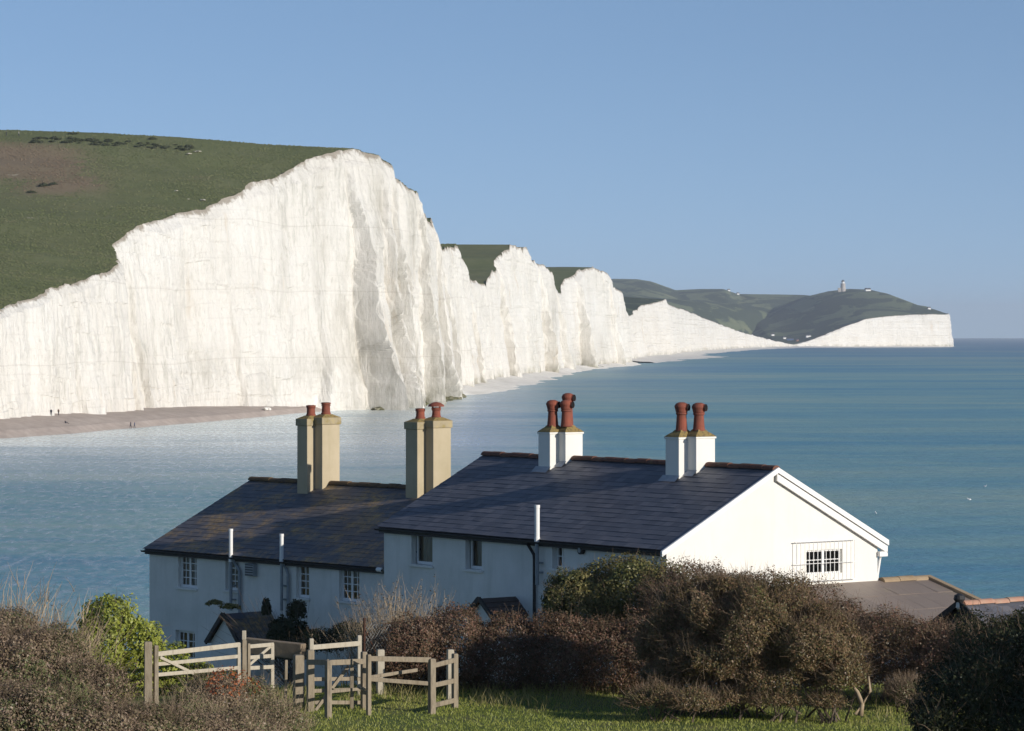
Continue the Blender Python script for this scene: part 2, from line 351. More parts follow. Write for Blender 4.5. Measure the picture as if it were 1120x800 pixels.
# plan normal (seaward), broadly smoothed
wx, wy = smooth(T[:, 0], 61), smooth(T[:, 1], 61)
tx, ty = np.gradient(wx), np.gradient(wy); ln = np.hypot(tx, ty) + 1e-9; NX, NY = ty / ln, -tx / ln
NX, NY = smooth(NX, 41), smooth(NY, 41)
ln = np.hypot(NX, NY) + 1e-9; NX, NY = NX / ln, NY / ln
beach_z = np.interp(dist, [700, 806, 945, 1050, 1100], [7.0, 5.0, 2.4, .6, -.2]); base_z = np.full(n, -.6)
detail = np.clip(dist / 1000, .9, 5)
topj = Ts[:, 2] + fbm(S / (9 * detail), 0, 3.3, 5, .6) * 1.5 * np.clip(dist / 1000, 1, 1.5)
stp_ = np.clip((ti_ - 17.5) / 1.5, 0, 1) * np.clip((47 - ti_) / 2, 0, 1)
topj += stp_ * ((_h(np.floor(S / (11 * detail)), np.zeros(n), np.ones(n)) - .5) * 3.4 + (_h(np.floor(S / (4.5 * detail)), np.ones(n), np.ones(n)) - .5) * 1.5) * np.clip(dist / 1200, .8, 1.2)
jit = fbm(S / (7 * detail), 4.2, 0, 5, .62) * 2.2 * np.clip(dist / 1000, .8, 1.5)
Ts[:, 0] += jit
NR = 150; tt = np.linspace(0, 1, NR) ** 1.0
Hc = topj - base_z
V = np.zeros((NR, n, 3)); frac = np.zeros((NR, n))
butt = np.interp(S, [0, np.interp(340, [t[0] for t in TOP[:13]], [S[np.argmin(abs(np.array(tag_i) - i))] for i in range(13)]), 1e9], [0, 0, 0])
ti = np.array(tag_i)
bz = np.exp(-((ti - 17) / 4.5) ** 2)             # buttressed headland
ribs_src = 1 - abs(fbm(S / (34 * detail ** .5), 1.7, 0, 3)) * 2.2
s_of = lambda q: float(np.interp(q, ti, S))
FINS = [(13.25, 17, 26, .85), (15.0, 10, 15, .8), (16.1, 8, 16, .6), (17.6, 7, 20, .5), (19.3, 9, 26, .6), (21.2, 9, 40, .6), (22.8, 9, 50, .8), (24.6, 10, 55, .8), (27.5, 8, 60, .9), (31.5, 10, 80, .7), (35.5, 12, 60, .6), (37.5, 8, 60, .6), (40.6, 14, 80, .6), (43, 9, 60, 1.0), (11.6, 4, 14, 1.6), (9.3, 3, 30, 1.3), (6.8, 3.5, 30, 1.0), (5.1, 2.5, 20, .8), (3.3, 2.5, 30, 1.2)]
def fins(lower, z):
    o = 0
    for q, A, Lf, pw in FINS:
        u = S - s_of(q) - fbm(z / 18, q, 0, 3) * 5
        jump = np.clip(u / (1.7 * np.clip(detail, 1, 3)) + .5, 0, 1); jump = jump * jump * (3 - 2 * jump)
        o = o + A * lower ** pw * jump * np.clip(1 - u / Lf, 0, 1) ** 1.3
    return o
for r, t in enumerate(tt):
    z = base_z + Hc * t
    lower = (1 - t)
    slope = Hc * (.06 * lower + .06 * np.clip(.35 - t, 0, 1) * (.4 + bz)) + 1.2
    d = slope * (1 - .45 * np.clip((ti - 15) / 3, 0, 1) * np.clip((26 - ti) / 3, 0, 1))
    d = d + ribs_src * (1.0 + 3.0 * lower ** 1.3) * (.55 + .5 * bz) * np.clip(detail ** .4, 1, 2)
    d = d + fbm(S / (13 * detail), z / 30, 5.1, 3) * (.9 + .9 * lower + 1.0 * bz) * detail ** .6
    d = d + fbm(S / (4 * detail), z / 9, 8.2, 3) * (.55 + .5 * bz) * detail ** .6
    zb_ = z + 2.5 * fbm(S / 60, 0, 7, 2)
    for cs, ch, am in ((9, 6.5, .36), (5, 3.1, .18), (2.8, 8., .28)):
        cell = _h(np.floor((S + 3 * vnoise(S / 9, z / 7, am)) / (cs * detail)), np.floor((zb_ + 1.5 * vnoise(S / 14, 0, am)) / ch), np.zeros(n))
        d = d + (cell - .5) * am * detail ** .5 * (.5 + .8 * (fbm(S / 50, z / 30, am, 2) > -.1))
    d = d + fbm(S / (1.6 * detail), z / (3.0), 2.2, 3) * .22 * detail ** .6
    d = d + vnoise(S / 400, z / 1.1, 9.) * .10 * detail
    d = d * np.clip((1 - t) * 14 + .12, 0, 1); fn = fins(lower, z) * np.clip((1 - t) * 8, 0, 1)
    V[r, :, 0] = Ts[:, 0] + NX * d + .84 * fn; V[r, :, 1] = Ts[:, 1] + NY * d - .54 * fn; V[r, :, 2] = z; frac[r] = t
PXv = EX + V[:, :, 0] / V[:, :, 1] * F; PYv = EY - (V[:, :, 2] - CZ) / V[:, :, 1] * F
stain_shade = np.zeros(PXv.shape)  # grey stains, plus shade of the headland facets painted in as patches
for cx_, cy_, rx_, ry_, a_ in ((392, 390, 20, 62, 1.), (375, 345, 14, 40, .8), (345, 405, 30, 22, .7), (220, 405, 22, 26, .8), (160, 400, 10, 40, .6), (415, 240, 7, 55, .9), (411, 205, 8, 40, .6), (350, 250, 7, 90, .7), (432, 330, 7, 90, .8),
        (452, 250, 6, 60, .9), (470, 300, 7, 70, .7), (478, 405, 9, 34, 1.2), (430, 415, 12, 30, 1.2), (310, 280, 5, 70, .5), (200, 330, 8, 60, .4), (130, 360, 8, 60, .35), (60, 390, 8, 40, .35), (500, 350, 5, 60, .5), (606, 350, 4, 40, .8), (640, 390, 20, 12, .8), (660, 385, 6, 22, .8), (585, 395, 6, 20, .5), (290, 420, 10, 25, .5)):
    stain_shade = np.maximum(stain_shade, a_ * np.exp(-((PXv - cx_) / rx_) ** 2 - ((PYv - cy_) / ry_) ** 2))
def chalk_mat():
    t = NT('chalk'); co = t.coord('Position')
    at_ = t.new('Attribute', attribute_name='level'); lv = at_.outputs['Fac']
    sp = t.new('SeparateXYZ'); t.link(co, sp.inputs[0])
    base = t.ramp(t.noise(co, .035, 6, .6), [(.35, (.79, .75, .675)), (.55, (.83, .795, .725)), (.72, (.85, .825, .765))])
    st = t.noise(t.coord('Position', (.42, .42, .05)), 1, 9, .74, .6); patch = t.noise(co, .02, 4, .6)
    f = t.math('MULTIPLY', t.ramp(st, [(.50, 0.), (.66, 1.)]), t.ramp(patch, [(.42, .12), (.62, .75)]))
    c = t.mix(f, base, (.50, .485, .42))
    wa = t.new('Attribute', attribute_name='weather_shade').outputs['Fac']
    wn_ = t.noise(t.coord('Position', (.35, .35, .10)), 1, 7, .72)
    c = t.mix(t.math('MULTIPLY', wa, t.ramp(wn_, [(.36, .08), (.58, .66)])), c, (.36, .335, .27))  # grey weathering and painted facet shade both go into the chalk colour
    st2 = t.noise(t.coord('Position', (1.1, 1.1, .30)), 1, 8, .75, .4)
    c = t.mix(t.math('MULTIPLY', t.ramp(st2, [(.54, 0.), (.66, 1.)]), .45), c, (.44, .415, .35))
    ora = t.noise(t.coord('Position', (.09, .09, .02)), 1, 5, .6)
    c = t.mix(t.math('MULTIPLY', t.ramp(ora, [(.62, 0.), (.74, 1.)]), .5), c, (.62, .49, .33))
    # flint bands: thin level beds, slightly undulating
    wob = t.noise(t.coord('Position', (.01, .01, .01)), 1, 2)
    zz = t.math('ADD', sp.outputs[2], t.math('MULTIPLY', wob, 9.))
    fr = t.math('FRACT', t.math('MULTIPLY', zz, .21)); ln_ = t.ramp(fr, [(0., 0.), (.03, 1.), (.07, 1.), (.12, 0.)])
    brk = t.ramp(t.noise(t.coord('Position', (.06, .06, .8)), 1, 4), [(.45, 0.), (.6, 1.)])
    c = t.mix(t.math('MULTIPLY', t.math('MULTIPLY', ln_, brk), .14), c, (.42, .39, .33))
    fr2 = t.math('FRACT', t.math('MULTIPLY', zz, .047)); l2 = t.ramp(fr2, [(0., 0.), (.008, 1.), (.014, 1.), (.022, 0.)])
    c = t.mix(t.math('MULTIPLY', l2, .25), c, (.42, .38, .31))
    # earthy rim under the turf, weed near the tide line
    rim = t.ramp(t.math('ADD', lv, t.math('MULTIPLY', t.math('SUBTRACT', t.noise(co, .16, 6, .75), .5), .13)), [(.978, 0.), (.994, 1.)])
    c = t.mix(t.math('MULTIPLY', rim, .75), c, (.25, .20, .14))
    tide = t.new('MapRange'); t.link(sp.outputs[2], tide.inputs[0]); tide.inputs[1].default_value = 7.0; tide.inputs[2].default_value = .5
    wd = t.math('MULTIPLY', tide.outputs[0], t.ramp(t.noise(co, .09, 5, .65), [(.42, 0.), (.6, 1.)]))
    yfar = t.new('MapRange'); t.link(sp.outputs[1], yfar.inputs[0]); yfar.inputs[1].default_value = 1050; yfar.inputs[2].default_value = 1090
    c = t.mix(t.math('MULTIPLY', t.math('MULTIPLY', wd, yfar.outputs[0]), .8), c, (.17, .16, .075))
    t.color(c); t.set(.95, .1)
    t.bump(t.math('ADD', t.noise(t.coord('Position', (1, 1, .45)), .5, 9, .75), t.math('MULTIPLY', st, .8)), .8, 1.6)
    return t.m
cut = int(np.argmin(abs(ti - 46.9)))             # the near sisters end here, the far line of cliffs follows
cm = chalk_mat()
def cliff(name, i0, i1):
    vv = V[:, i0:i1]; return tag(np_mesh(name, vv.reshape(-1, 3), grid_faces(NR, i1 - i0), cm, smooth=False, attrs={'level': frac[:, i0:i1], 'weather_shade': stain_shade[:, i0:i1]}), kind='structure')
birl = int(np.argmin(abs(ti - 57)))
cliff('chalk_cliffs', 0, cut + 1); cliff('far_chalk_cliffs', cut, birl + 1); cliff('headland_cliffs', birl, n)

def downs_mat(name, g1, g2, g3, brown, far=False):
    t = NT(name); co = t.coord('Position'); k = 1. if not far else .18
    f = t.noise(t.coord('Position', (.05 * k, .05 * k, .07 * k)), 1, 9, .74)
    c = t.ramp(f, [(.32, g1), (.5, g2), (.68, g3)])
    br = t.noise(t.coord('Position', (.009 * k, .012 * k, .03 * k)), 1, 4, .6, .4)
    at_ = t.new('Attribute', attribute_name='bracken')
    c = t.mix(t.math('MULTIPLY', t.math('ADD', t.math('SUBTRACT', br, .5), at_.outputs['Fac']), 1.0, True) if not far else t.ramp(t.noise(t.coord('Position', (.011, .004, .02)), 1, 8, .68, .8), [(.46, 0.), (.50, .95)]), c, brown)
    fine = t.noise(co, .55 * k, 8, .8); c = t.mix(t.math('MULTIPLY', fine, .7), c, t.mix(.55, c, (.04, .045, .022)))
    sc = t.noise(t.coord('Position', (.05 * k, .12 * k, .2 * k)), 1, 5, .65)
    if not far: c = t.mix(t.ramp(sc, [(.70, 0.), (.74, .6)]), c, (.45, .40, .30))
    t.color(c); t.set(.95, .1); t.bump(t.noise(co, .8 * k, 8, .75), .5, .6 / k); return t.m
G1, G2, G3 = (.145, .165, .070), (.18, .20, .085), (.23, .235, .115)
ND = 46
ww = (np.linspace(0, 1, ND) ** 1.6) * 520.0
def downs(name, i0, i1, dirx, diry, rise, mat, wmax=520., stepc=3):
    idx = np.arange(i0, i1, stepc); idx = np.append(idx, i1 - 1) if idx[-1] != i1 - 1 else idx
    w = ww * wmax / 520.; W = np.zeros((ND, len(idx), 3)); br = np.zeros((ND, len(idx)))
    for r in range(ND):
        q = w[r]; rs = rise(ti[idx], q)
        e = V[NR - 1, idx]
        W[r, :, 0] = e[:, 0] + dirx * q; W[r, :, 1] = e[:, 1] + diry * q
        W[r, :, 2] = e[:, 2] + rs + fbm(W[r, :, 0] / 60, W[r, :, 1] / 60, 0, 4) * min(1, q / 40) * 1.2 + (.0 if r else .05)
        a = W[r]; bx = EX + a[:, 0] / a[:, 1] * F; by = EY - (a[:, 2] - CZ) / a[:, 1] * F
        br[r] = np.clip(1.15 * np.exp(-((bx - 15) / 85) ** 4 - ((by - 177 - .02 * bx) / 22) ** 4) + .85 * np.exp(-((bx - 70) / 48) ** 4 - ((by - 206 + .10 * (bx - 70)) / 8) ** 4) - .1, 0, .9)
    return tag(np_mesh(name, W.reshape(-1, 3), grid_faces(ND, len(idx)), mat, smooth=True, attrs={'bracken': br}), kind='structure')
dm = downs_mat('downland_turf', G1, G2, G3, (.29, .215, .14))
def rise_near(t_, q):
    k = np.interp(t_, [0, 13, 18, 24, 40, 46, 48, 52, 56], [.128, .092, .03, .004, .004, .02, .02, .015, .01])
    return k * np.minimum(q, 160) * (1 - np.minimum(q, 160) / 480) - np.maximum(q - 200, 0) * .03
downs('downs', 0, cut + 1, -.975, .22, rise_near, dm)
dmf = downs_mat('far_turf', (.23, .26, .13), (.18, .215, .115), (.30, .31, .17), (.06, .085, .055), far=True)
def rise_mid(t_, q): return .05 * np.minimum(q, 500) - np.maximum(q - 700, 0) * .03
downs('far_downs', cut, birl + 1, -.97, .3, rise_mid, dmf, 900., 4)

def hill(name, low, crest, mat, rows=40, back=700):
    """a hill: front foot line to crest line, then falling behind; lines given as (px, py, Y)"""
    lx = np.array([tuple(at(*p)) for p in low]); cx = np.array([tuple(at(*p)) for p in crest])
    u = np.linspace(0, 1, 160)
    def rs(a):
        s_ = np.concatenate([[0], np.cumsum(abs(np.diff(a[:, 0])) + 1e-6)]); s_ /= s_[-1]; return np.stack([np.interp(u, s_, a[:, c]) for c in range(3)], 1)
    A, B = rs(lx), rs(cx); W = []
    for t in np.linspace(0, 1, rows):
        p = A + (B - A) * t; p = p.copy(); p[:, 2] = A[:, 2] + (B[:, 2] - A[:, 2]) * math.sin(t * math.pi / 2) ** 1.15
        p[:, 2] += fbm(p[:, 0] / 160, p[:, 1] / 160, 2, 4) * 5 * math.sin(t * math.pi) ; W.append(p)
    for t in (.15, .4, 1.):
        p = B.copy(); p[:, 1] += back * t; p[:, 2] -= 60 * t * t + 1; W.append(p)
    W = np.array(W); return tag(np_mesh(name, W.reshape(-1, 3), grid_faces(len(W), 160), mat, smooth=True), kind='structure')
e = V[NR - 1, birl:n - 40]
bi = np.linspace(birl, n - 30, 24).astype(int)
low = [(EX + V[NR - 1, i, 0] / V[NR - 1, i, 1] * F, EY - (V[NR - 1, i, 2] - CZ) / V[NR - 1, i, 1] * F, V[NR - 1, i, 1] + 1) for i in bi]
low = [(770, 374, 6700), (820, 378, 6500), (850, 376, 6240)] + low
hill('headland_hill', low, [(760, 352, 7900), (800, 350, 7700), (830, 344, 7550), (860, 332, 7500), (880, 325, 7450), (905, 319, 7400), (925, 316.5, 7350), (945, 317, 7300), (960, 320, 7200), (975, 327, 7200), (990, 333, 7100),
     (1005, 334.5, 7000), (1020, 339, 6850), (1030, 342.5, 6740), (1036, 343.2, 6670)], dmf)
hill('valley_hill', [(640, 352, 6200), (700, 356, 6300), (780, 366, 6700), (840, 377, 7000), (880, 378, 7150), (960, 376, 7400)],
     [(640, 309, 8800), (672, 306.5, 8700), (695, 306.5, 8600), (712, 309, 8500), (738, 318, 8400), (765, 316.5, 8300), (790, 316.5, 8200), (806, 322, 8200), (840, 322.5, 8200), (880, 323, 8200), (920, 327, 8100), (960, 335, 8000)], dmf)
hill('wooded_slope', [(660, 356, 5200), (700, 352, 5600), (760, 366, 6000), (820, 374, 6600), (860, 377.5, 7050)],
     [(660, 322, 6800), (690, 323, 6900), (735, 328, 7000), (775, 331, 7200), (815, 334, 7400), (860, 340, 7600)], dmf)

# ------------------------------------------------------------------ beaches
def shingle(name, stops, sc=.25):
    return noisy(name, stops, sc, 8, 'Position', rough=.95, bump=.6, bscale=1.2, bdist=.3, nrough=.7)
pebble = shingle('shingle', [(.3, (.36, .295, .25)), (.5, (.42, .35, .30)), (.7, (.50, .43, .37))])
SHORE = [(-200, 502, 0), (-60, 485, 0), (0, 480, 0), (70, 475, 0), (150, 468, 0), (210, 463, 0), (270, 457.5, 0), (320, 453, 0), (375, 448.5, 0), (398, 447.5, 0)]
def sea_pt(px, py, dz=-.35): return at(px, py, (CZ - 0) * F / (py - EY)) + Vector((0, 0, dz))
sh = np.array([tuple(sea_pt(a, b)) for a, b, _ in SHORE])
bpx = np.linspace(-200, 392, 260); shy = np.interp(bpx, [q[0] for q in SHORE], [q[1] for q in SHORE]) + fbm(bpx / 22, 0, 1, 4) * .5; rows = []
Ysh = CZ * F / (shy - EY)
for q in np.linspace(-4, 95, 50):
    Yq = Ysh + q; x = (bpx - EX) / F * Yq; cap = np.interp(bpx, [-200, 0, 110, 160, 300, 392], [7.0, 5.2, 3.7, 3.3, 2.5, 1.2])
    z = (.12 * q if q < 0 else cap * (1 - np.exp(-.16 * q / cap * 1.15))) + fbm(x / 5, Yq / 5, 0, 4) * .10 + .25 * np.exp(-((q - 9) / 2.) ** 2)
    rows.append(np.stack([x, Yq, z], 1))
rows = np.array(rows); tag(np_mesh('beach', rows.reshape(-1, 3), grid_faces(len(rows), len(bpx)), pebble, smooth=True), kind='structure')
rub = shingle('chalk_rubble', [(.3, (.62, .585, .52)), (.5, (.78, .745, .68)), (.7, (.84, .81, .75))], .12)
def rubble(name, t0, t1, keys, wid):
    sel = np.where((ti > t0) & (ti < t1))[0][::3]; B0 = np.stack([smooth(V[0, :, c], 41) for c in range(3)], 1)[sel]; B0[:, 2] = 0; rows = []
    wd = np.interp(ti[sel], keys, wid) * (1 + .5 * fbm(S[sel] / 40, 0, 4, 4))
    nx, ny = smooth(NX[sel], 61), smooth(NY[sel], 61)
    for q in np.linspace(-.25, 1, 18):
        p = B0.copy(); p[:, 0] += nx * wd * q; p[:, 1] += ny * wd * q
        p[:, 2] = np.maximum(2.6 * (1 - max(q, 0)) ** 1.2, 0) + fbm(p[:, 0] / 9, p[:, 1] / 16, 3, 4) * 1.1 * (1 - max(q, 0) * .6) - .25 - max(0, q - .8) * 2
        rows.append(p)
    rows = np.array(rows); return tag(np_mesh(name, rows.reshape(-1, 3), grid_faces(len(rows), len(sel)), rub, smooth=True), kind='structure')
rubble('rubble_beach', 24.4, 46.6, [24.4, 26, 29, 34, 38, 41, 45, 46.6], [6, 18, 24, 16, 10, 13, 11, 10])
rubble('far_shore', 46.2, 64.9, [46.2, 48, 50, 51, 57, 60, 64.9], [30, 60, 70, 30, 45, 40, 40])

# ------------------------------------------------------------------ air
hm = bpy.data.materials.new('haze'); hm.use_nodes = True; hn = hm.node_tree.nodes; hn.remove(hn['Principled BSDF'])
pv = hn.new('ShaderNodeVolumePrincipled'); pv.inputs['Density'].default_value = HAZE; pv.inputs['Color'].default_value = (.80, .88, 1, 1); pv.inputs['Anisotropy'].default_value = 0.0
hm.node_tree.links.new(pv.outputs[0], hn['Material Output'].inputs['Volume'])
mb = MB(); mb.box(-27000, 27000, -300, SEA_END + 500, -8, 240); tag(mb.build('haze', hm), kind='stuff')

# ------------------------------------------------------------------ near ground
def gz(x, y):
    x = np.asarray(x, float); y = np.asarray(y, float)
    z = np.interp(y, [-10, 0, 30, 52, 58, 71, 75.5, 100, 106, 112, 118, 300], [22.6, 22.2, 19.2, 16.95, 16.6, 16.5, 13.5, 13.2, 12, 4, -3, -6])
    z = z + fbm(x / 5, y / 5, 1, 3) * .12 * np.clip((y - 5) / 20, 0, 1) - .012 * np.clip(-x - 8, 0, 20) + .0 * x
    return z
gx = np.linspace(-60, 60, 161); gy = np.concatenate([np.linspace(-10, 50, 40), np.linspace(50.5, 80, 90), np.linspace(81, 130, 50)])
XX, YY = np.meshgrid(gx, gy); ZZ = gz(XX, YY)
turf = noisy('rough_turf', [(.3, (.075, .105, .026)), (.5, (.11, .14, .035)), (.62, (.15, .155, .05)), (.8, (.19, .165, .08))], .8, 8, 'Position', rough=.95, bump=.8, bscale=9, bdist=.06)
tag(np_mesh('ground', np.stack([XX, YY, ZZ], -1).reshape(-1, 3), grid_faces(len(gy), len(gx)), turf, smooth=True), kind='structure')
# ------------------------------------------------------------------ cottages
GZ = 13.2
class Block:
    """a two-storey cottage block; local x along the front eave, y back from it, z up from the ground"""
    def __init__(s, o, ang, L, W, ez, rz, label, cat='cottage', name='cottage'):
        s.o = Vector((o[0], o[1], 0)); s.ang = ang; s.L, s.W, s.ez, s.rz = L, W, ez - GZ, rz - GZ
        s.root = empty(name, (o[0], o[1], GZ), ang, label, cat)
        s.ex = Vector((math.cos(ang), math.sin(ang), 0)); s.ey = Vector((-math.sin(ang), math.cos(ang), 0))
    def loc(s, P):
        d = P - Vector((s.o.x, s.o.y, GZ)); return Vector((d.dot(s.ex), d.dot(s.ey), d.z))
    def hit(s, px, py, n, d):
        """local point where the sight line of a picture point meets the local plane n.p = d"""
        a = s.loc(Vector((0, 0, CZ))); b = s.loc(at(px, py, 100.)); t = (d - n.dot(a)) / n.dot(b - a); return a + (b - a) * t
    def wallpt(s, px, py, y=.15): return s.hit(px, py, Vector((0, 1, 0)), y)
    def gablept(s, px, py, x): return s.hit(px, py, Vector((1, 0, 0)), x)
    def roofpt(s, px, py):
        k = (s.rz - s.ez) / (s.W / 2); return s.hit(px, py, Vector((0, -k, 1)), s.ez)
    def rh(s, y): return s.ez + (s.rz - s.ez) / (s.W / 2) * min(y, s.W - y)

def roof_courses(b, x0, x1, y_from, y_to, z_from, z_to, n, mat, parent, name='roof', th=.05, lift=.0055):
    """a slope laid in overlapping courses from eave (y_from) to ridge (y_to)"""
    mb = MB(); uv = []; Ls = math.hypot(y_to - y_from, z_to - z_from); dy, dz = (y_to - y_from) / Ls, (z_to - z_from) / Ls
    ny, nz = -dz, dy
    if nz < 0: ny, nz = -ny, -nz
    NX_ = max(1, int((x1 - x0) / .32))
    rnd = random.Random(n * 7 + int(x1 * 10))
    for k in range(n):
        a, c = Ls * k / n, Ls * (k + 1) / n + .03
        for i in range(NX_):
            u0, u1 = x0 + (x1 - x0) * i / NX_, x0 + (x1 - x0) * (i + 1) / NX_
            l0 = lift + rnd.uniform(-.003, .006); l1 = .0
            dip = .012 * math.sin(u0 * 1.1 + 2) ; 
            P = [(u0, y_from + dy * a + ny * l0, z_from + dz * a + nz * l0), (u1, y_from + dy * a + ny * l0, z_from + dz * a + nz * l0),
                 (u1, y_from + dy * c, z_from + dz * c), (u0, y_from + dy * c, z_from + dz * c)]
            B = [(u0, y_from + dy * a - ny * .006, z_from + dz * a - nz * .006), (u1, y_from + dy * a - ny * .006, z_from + dz * a - nz * .006)]
            mb.add(P + B, [(0, 1, 2, 3), (4, 5, 1, 0)])
            sh = .15 * (k % 2); q = k * .2
            uv += [(u0 + sh, q + .012), (u1 + sh, q + .012), (u1 + sh, q + .195), (u0 + sh, q + .195)] + [(u0 + sh, q + .012)] * 4
    mb.uv = uv
    o = mb.build(name, mat, parent)
    return o

def wall_panel(mb, x0, x1, z0, z1, y, holes, depth=.14):
    """front wall face at y (facing -y) with real openings and their reveals"""
    X = sorted({x0, x1, *[h[0] for h in holes], *[h[1] for h in holes]}); Z = sorted({z0, z1, *[h[2] for h in holes], *[h[3] for h in holes]})
    for i in range(len(X) - 1):
        for j in range(len(Z) - 1):
            cx, cz = (X[i] + X[i + 1]) / 2, (Z[j] + Z[j + 1]) / 2
            if any(h[0] < cx < h[1] and h[2] < cz < h[3] for h in holes): continue
            mb.add([(X[i], y, Z[j]), (X[i + 1], y, Z[j]), (X[i + 1], y, Z[j + 1]), (X[i], y, Z[j + 1])], [(0, 1, 2, 3)])
    for a, b, c, d in holes:
        yb = y + depth
        mb.add([(a, y, c), (b, y, c), (b, y, d), (a, y, d), (a, yb, c), (b, yb, c), (b, yb, d), (a, yb, d)],
               [(0, 4, 5, 1), (1, 5, 6, 2), (2, 6, 7, 3), (3, 7, 4, 0)])

def window(b, hole, y, cols, rows_, depth=.10, curtain=True, sill=True, fw=.072, axis='y', bars=.024):
    """casement window in an opening: white frame with glazing bars, panes, curtain, sill"""
    x0, x1, z0, z1 = hole; yf = y + depth
    m = MB(); d = .05
    m.box(x0, x0 + fw, yf, yf + d, z0, z1); m.box(x1 - fw, x1, yf, yf + d, z0, z1)
    m.box(x0 + fw, x1 - fw, yf, yf + d, z0, z0 + fw); m.box(x0 + fw, x1 - fw, yf, yf + d, z1 - fw, z1)
    for i in range(1, cols):
        xc = x0 + (x1 - x0) * i / cols; m.box(xc - fw * .55, xc + fw * .55, yf + .002, yf + d - .002, z0 + fw, z1 - fw)
    for i in range(cols):
        a, c = x0 + (x1 - x0) * i / cols + fw * .56, x0 + (x1 - x0) * (i + 1) / cols - fw * .56
        for j in range(1, rows_):
            zc = z0 + fw + (z1 - z0 - 2 * fw) * j / rows_; m.box(a, c, yf + .01, yf + d - .012, zc - bars / 2, zc + bars / 2)
        if rows_ > 2: m.box((a + c) / 2 - bars / 2, (a + c) / 2 + bars / 2, yf + .012, yf + d - .014, z0 + fw, z1 - fw)
    w = m.build('window', M['white'], b.root)
    g = MB(); g.add([(x0 + .01, yf + .03, z0 + .01), (x1 - .01, yf + .03, z0 + .01), (x1 - .01, yf + .03, z1 - .01), (x0 + .01, yf + .03, z1 - .01)], [(0, 1, 2, 3)])
    g.build('pane', M['glass'], w)
    if sill:
        q = MB(); q.box(x0 - .06, x1 + .06, y - .06, y + depth - .004, z0 - .065, z0 - .003); q.build('sill', M['wall'], w, bevel=.008)
    if curtain:
        c = MB(); W_ = x1 - x0
        for lo, hi in ((0, .36), (.66, 1)) if curtain is True else ((0, curtain),):
            pts = []; nn = 14
            for k in range(nn):
                xx = x0 + W_ * (lo + (hi - lo) * k / (nn - 1)); yy = yf + .13 + .018 * math.sin(k * 1.9); pts.append((xx, yy))
            c.add([(px_, py_, z0) for px_, py_ in pts] + [(px_, py_, z1) for px_, py_ in pts], [(k, k + 1, nn + k + 1, nn + k) for k in range(nn - 1)])
        c.build('curtain', M['curtain'], w)
    return w

def ridge_tiles(b, segs, y, z, mat, r=.11):
    for x0, x1 in segs:
        m = MB()
        n = max(1, int((x1 - x0) / .42)); L_ = (x1 - x0) / n
        for i in range(n):
            a, c = x0 + i * L_ + .006, x0 + (i + 1) * L_ - .006; pts = []
            zz = z + .01 * math.sin(i * 2.3)
            for xx in (a, c):
                for k in range(9):
                    an = math.pi * k / 8; pts.append((xx, y - math.cos(an) * r * 1.15, zz - .05 + math.sin(an) * r * .95))
            m.add(pts, [(k, 9 + k, 9 + k + 1, k + 1) for k in range(8)] + [tuple(range(9)), tuple(range(17, 8, -1))])
        m.build('ridge_tiles', mat, b.root)

def pot(parent, x, y, z, h, r, kind):
    m = MB()
    prof = [(r * 1.12, z), (r * 1.12, z + .05), (r * .98, z + .07), (r * .94, z + h * .55), (r * .92, z + h * .72), (r * 1.06, z + h * .74), (r * 1.06, z + h * .79), (r * .93, z + h * .81), (r * .92, z + h - .06), (r * 1.1, z + h - .05), (r * 1.1, z + h)]
    m.lathe(x, y, prof, 20)
    p = m.build('chimney_pot', M['pot'], parent, smooth=False)
    s = MB()
    s.lathe(x, y, [(r * .8, z + h + .001), (r * .8, z + h + .006)], 16)
    s.build('flue_mouth', M['soot'], parent)
    return p

def hooded(parent, x, y, z, h, r, facing):
    """tall terracotta pot with a hooded top and a round side mouth turned to `facing` (local angle)"""
    m = MB(); H = h - .23
    m.lathe(x, y, [(r * 1.2, z), (r * 1.1, z + .05), (r * .98, z + H * .5), (r * .9, z + H * .84), (r * 1.08, z + H * .88), (r * 1.08, z + H * .95), (r * .9, z + H)], 20)
    # globe hood
    zc = z + H + .10
    m.lathe(x, y, [(r * .9, zc - .13), (r * 1.08, zc - .10), (r * 1.2, zc - .03), (r * 1.34, zc + .02), (r * 1.32, zc + .05), (r * 1.05, zc + .105), (r * .55, zc + .135), (.002, zc + .14)], 22)
    dx, dy = math.cos(facing), math.sin(facing)
    m.tube([(x + dx * r * .7, y + dy * r * .7, zc + .01), (x + dx * r * 1.5, y + dy * r * 1.5, zc + .015)], [.082, .088], 18, cap=False)
    p = m.build('chimney_pot', M['pot'], parent)
    for sg in (1,):
        s = MB(); s.tube([(x + sg * dx * r * 1.42, y + sg * dy * r * 1.42, zc + .012), (x + sg * dx * r * 1.49, y + sg * dy * r * 1.49, zc + .012)], .078, 16)
        s.build('hood_mouth', M['soot'], parent)
    return p

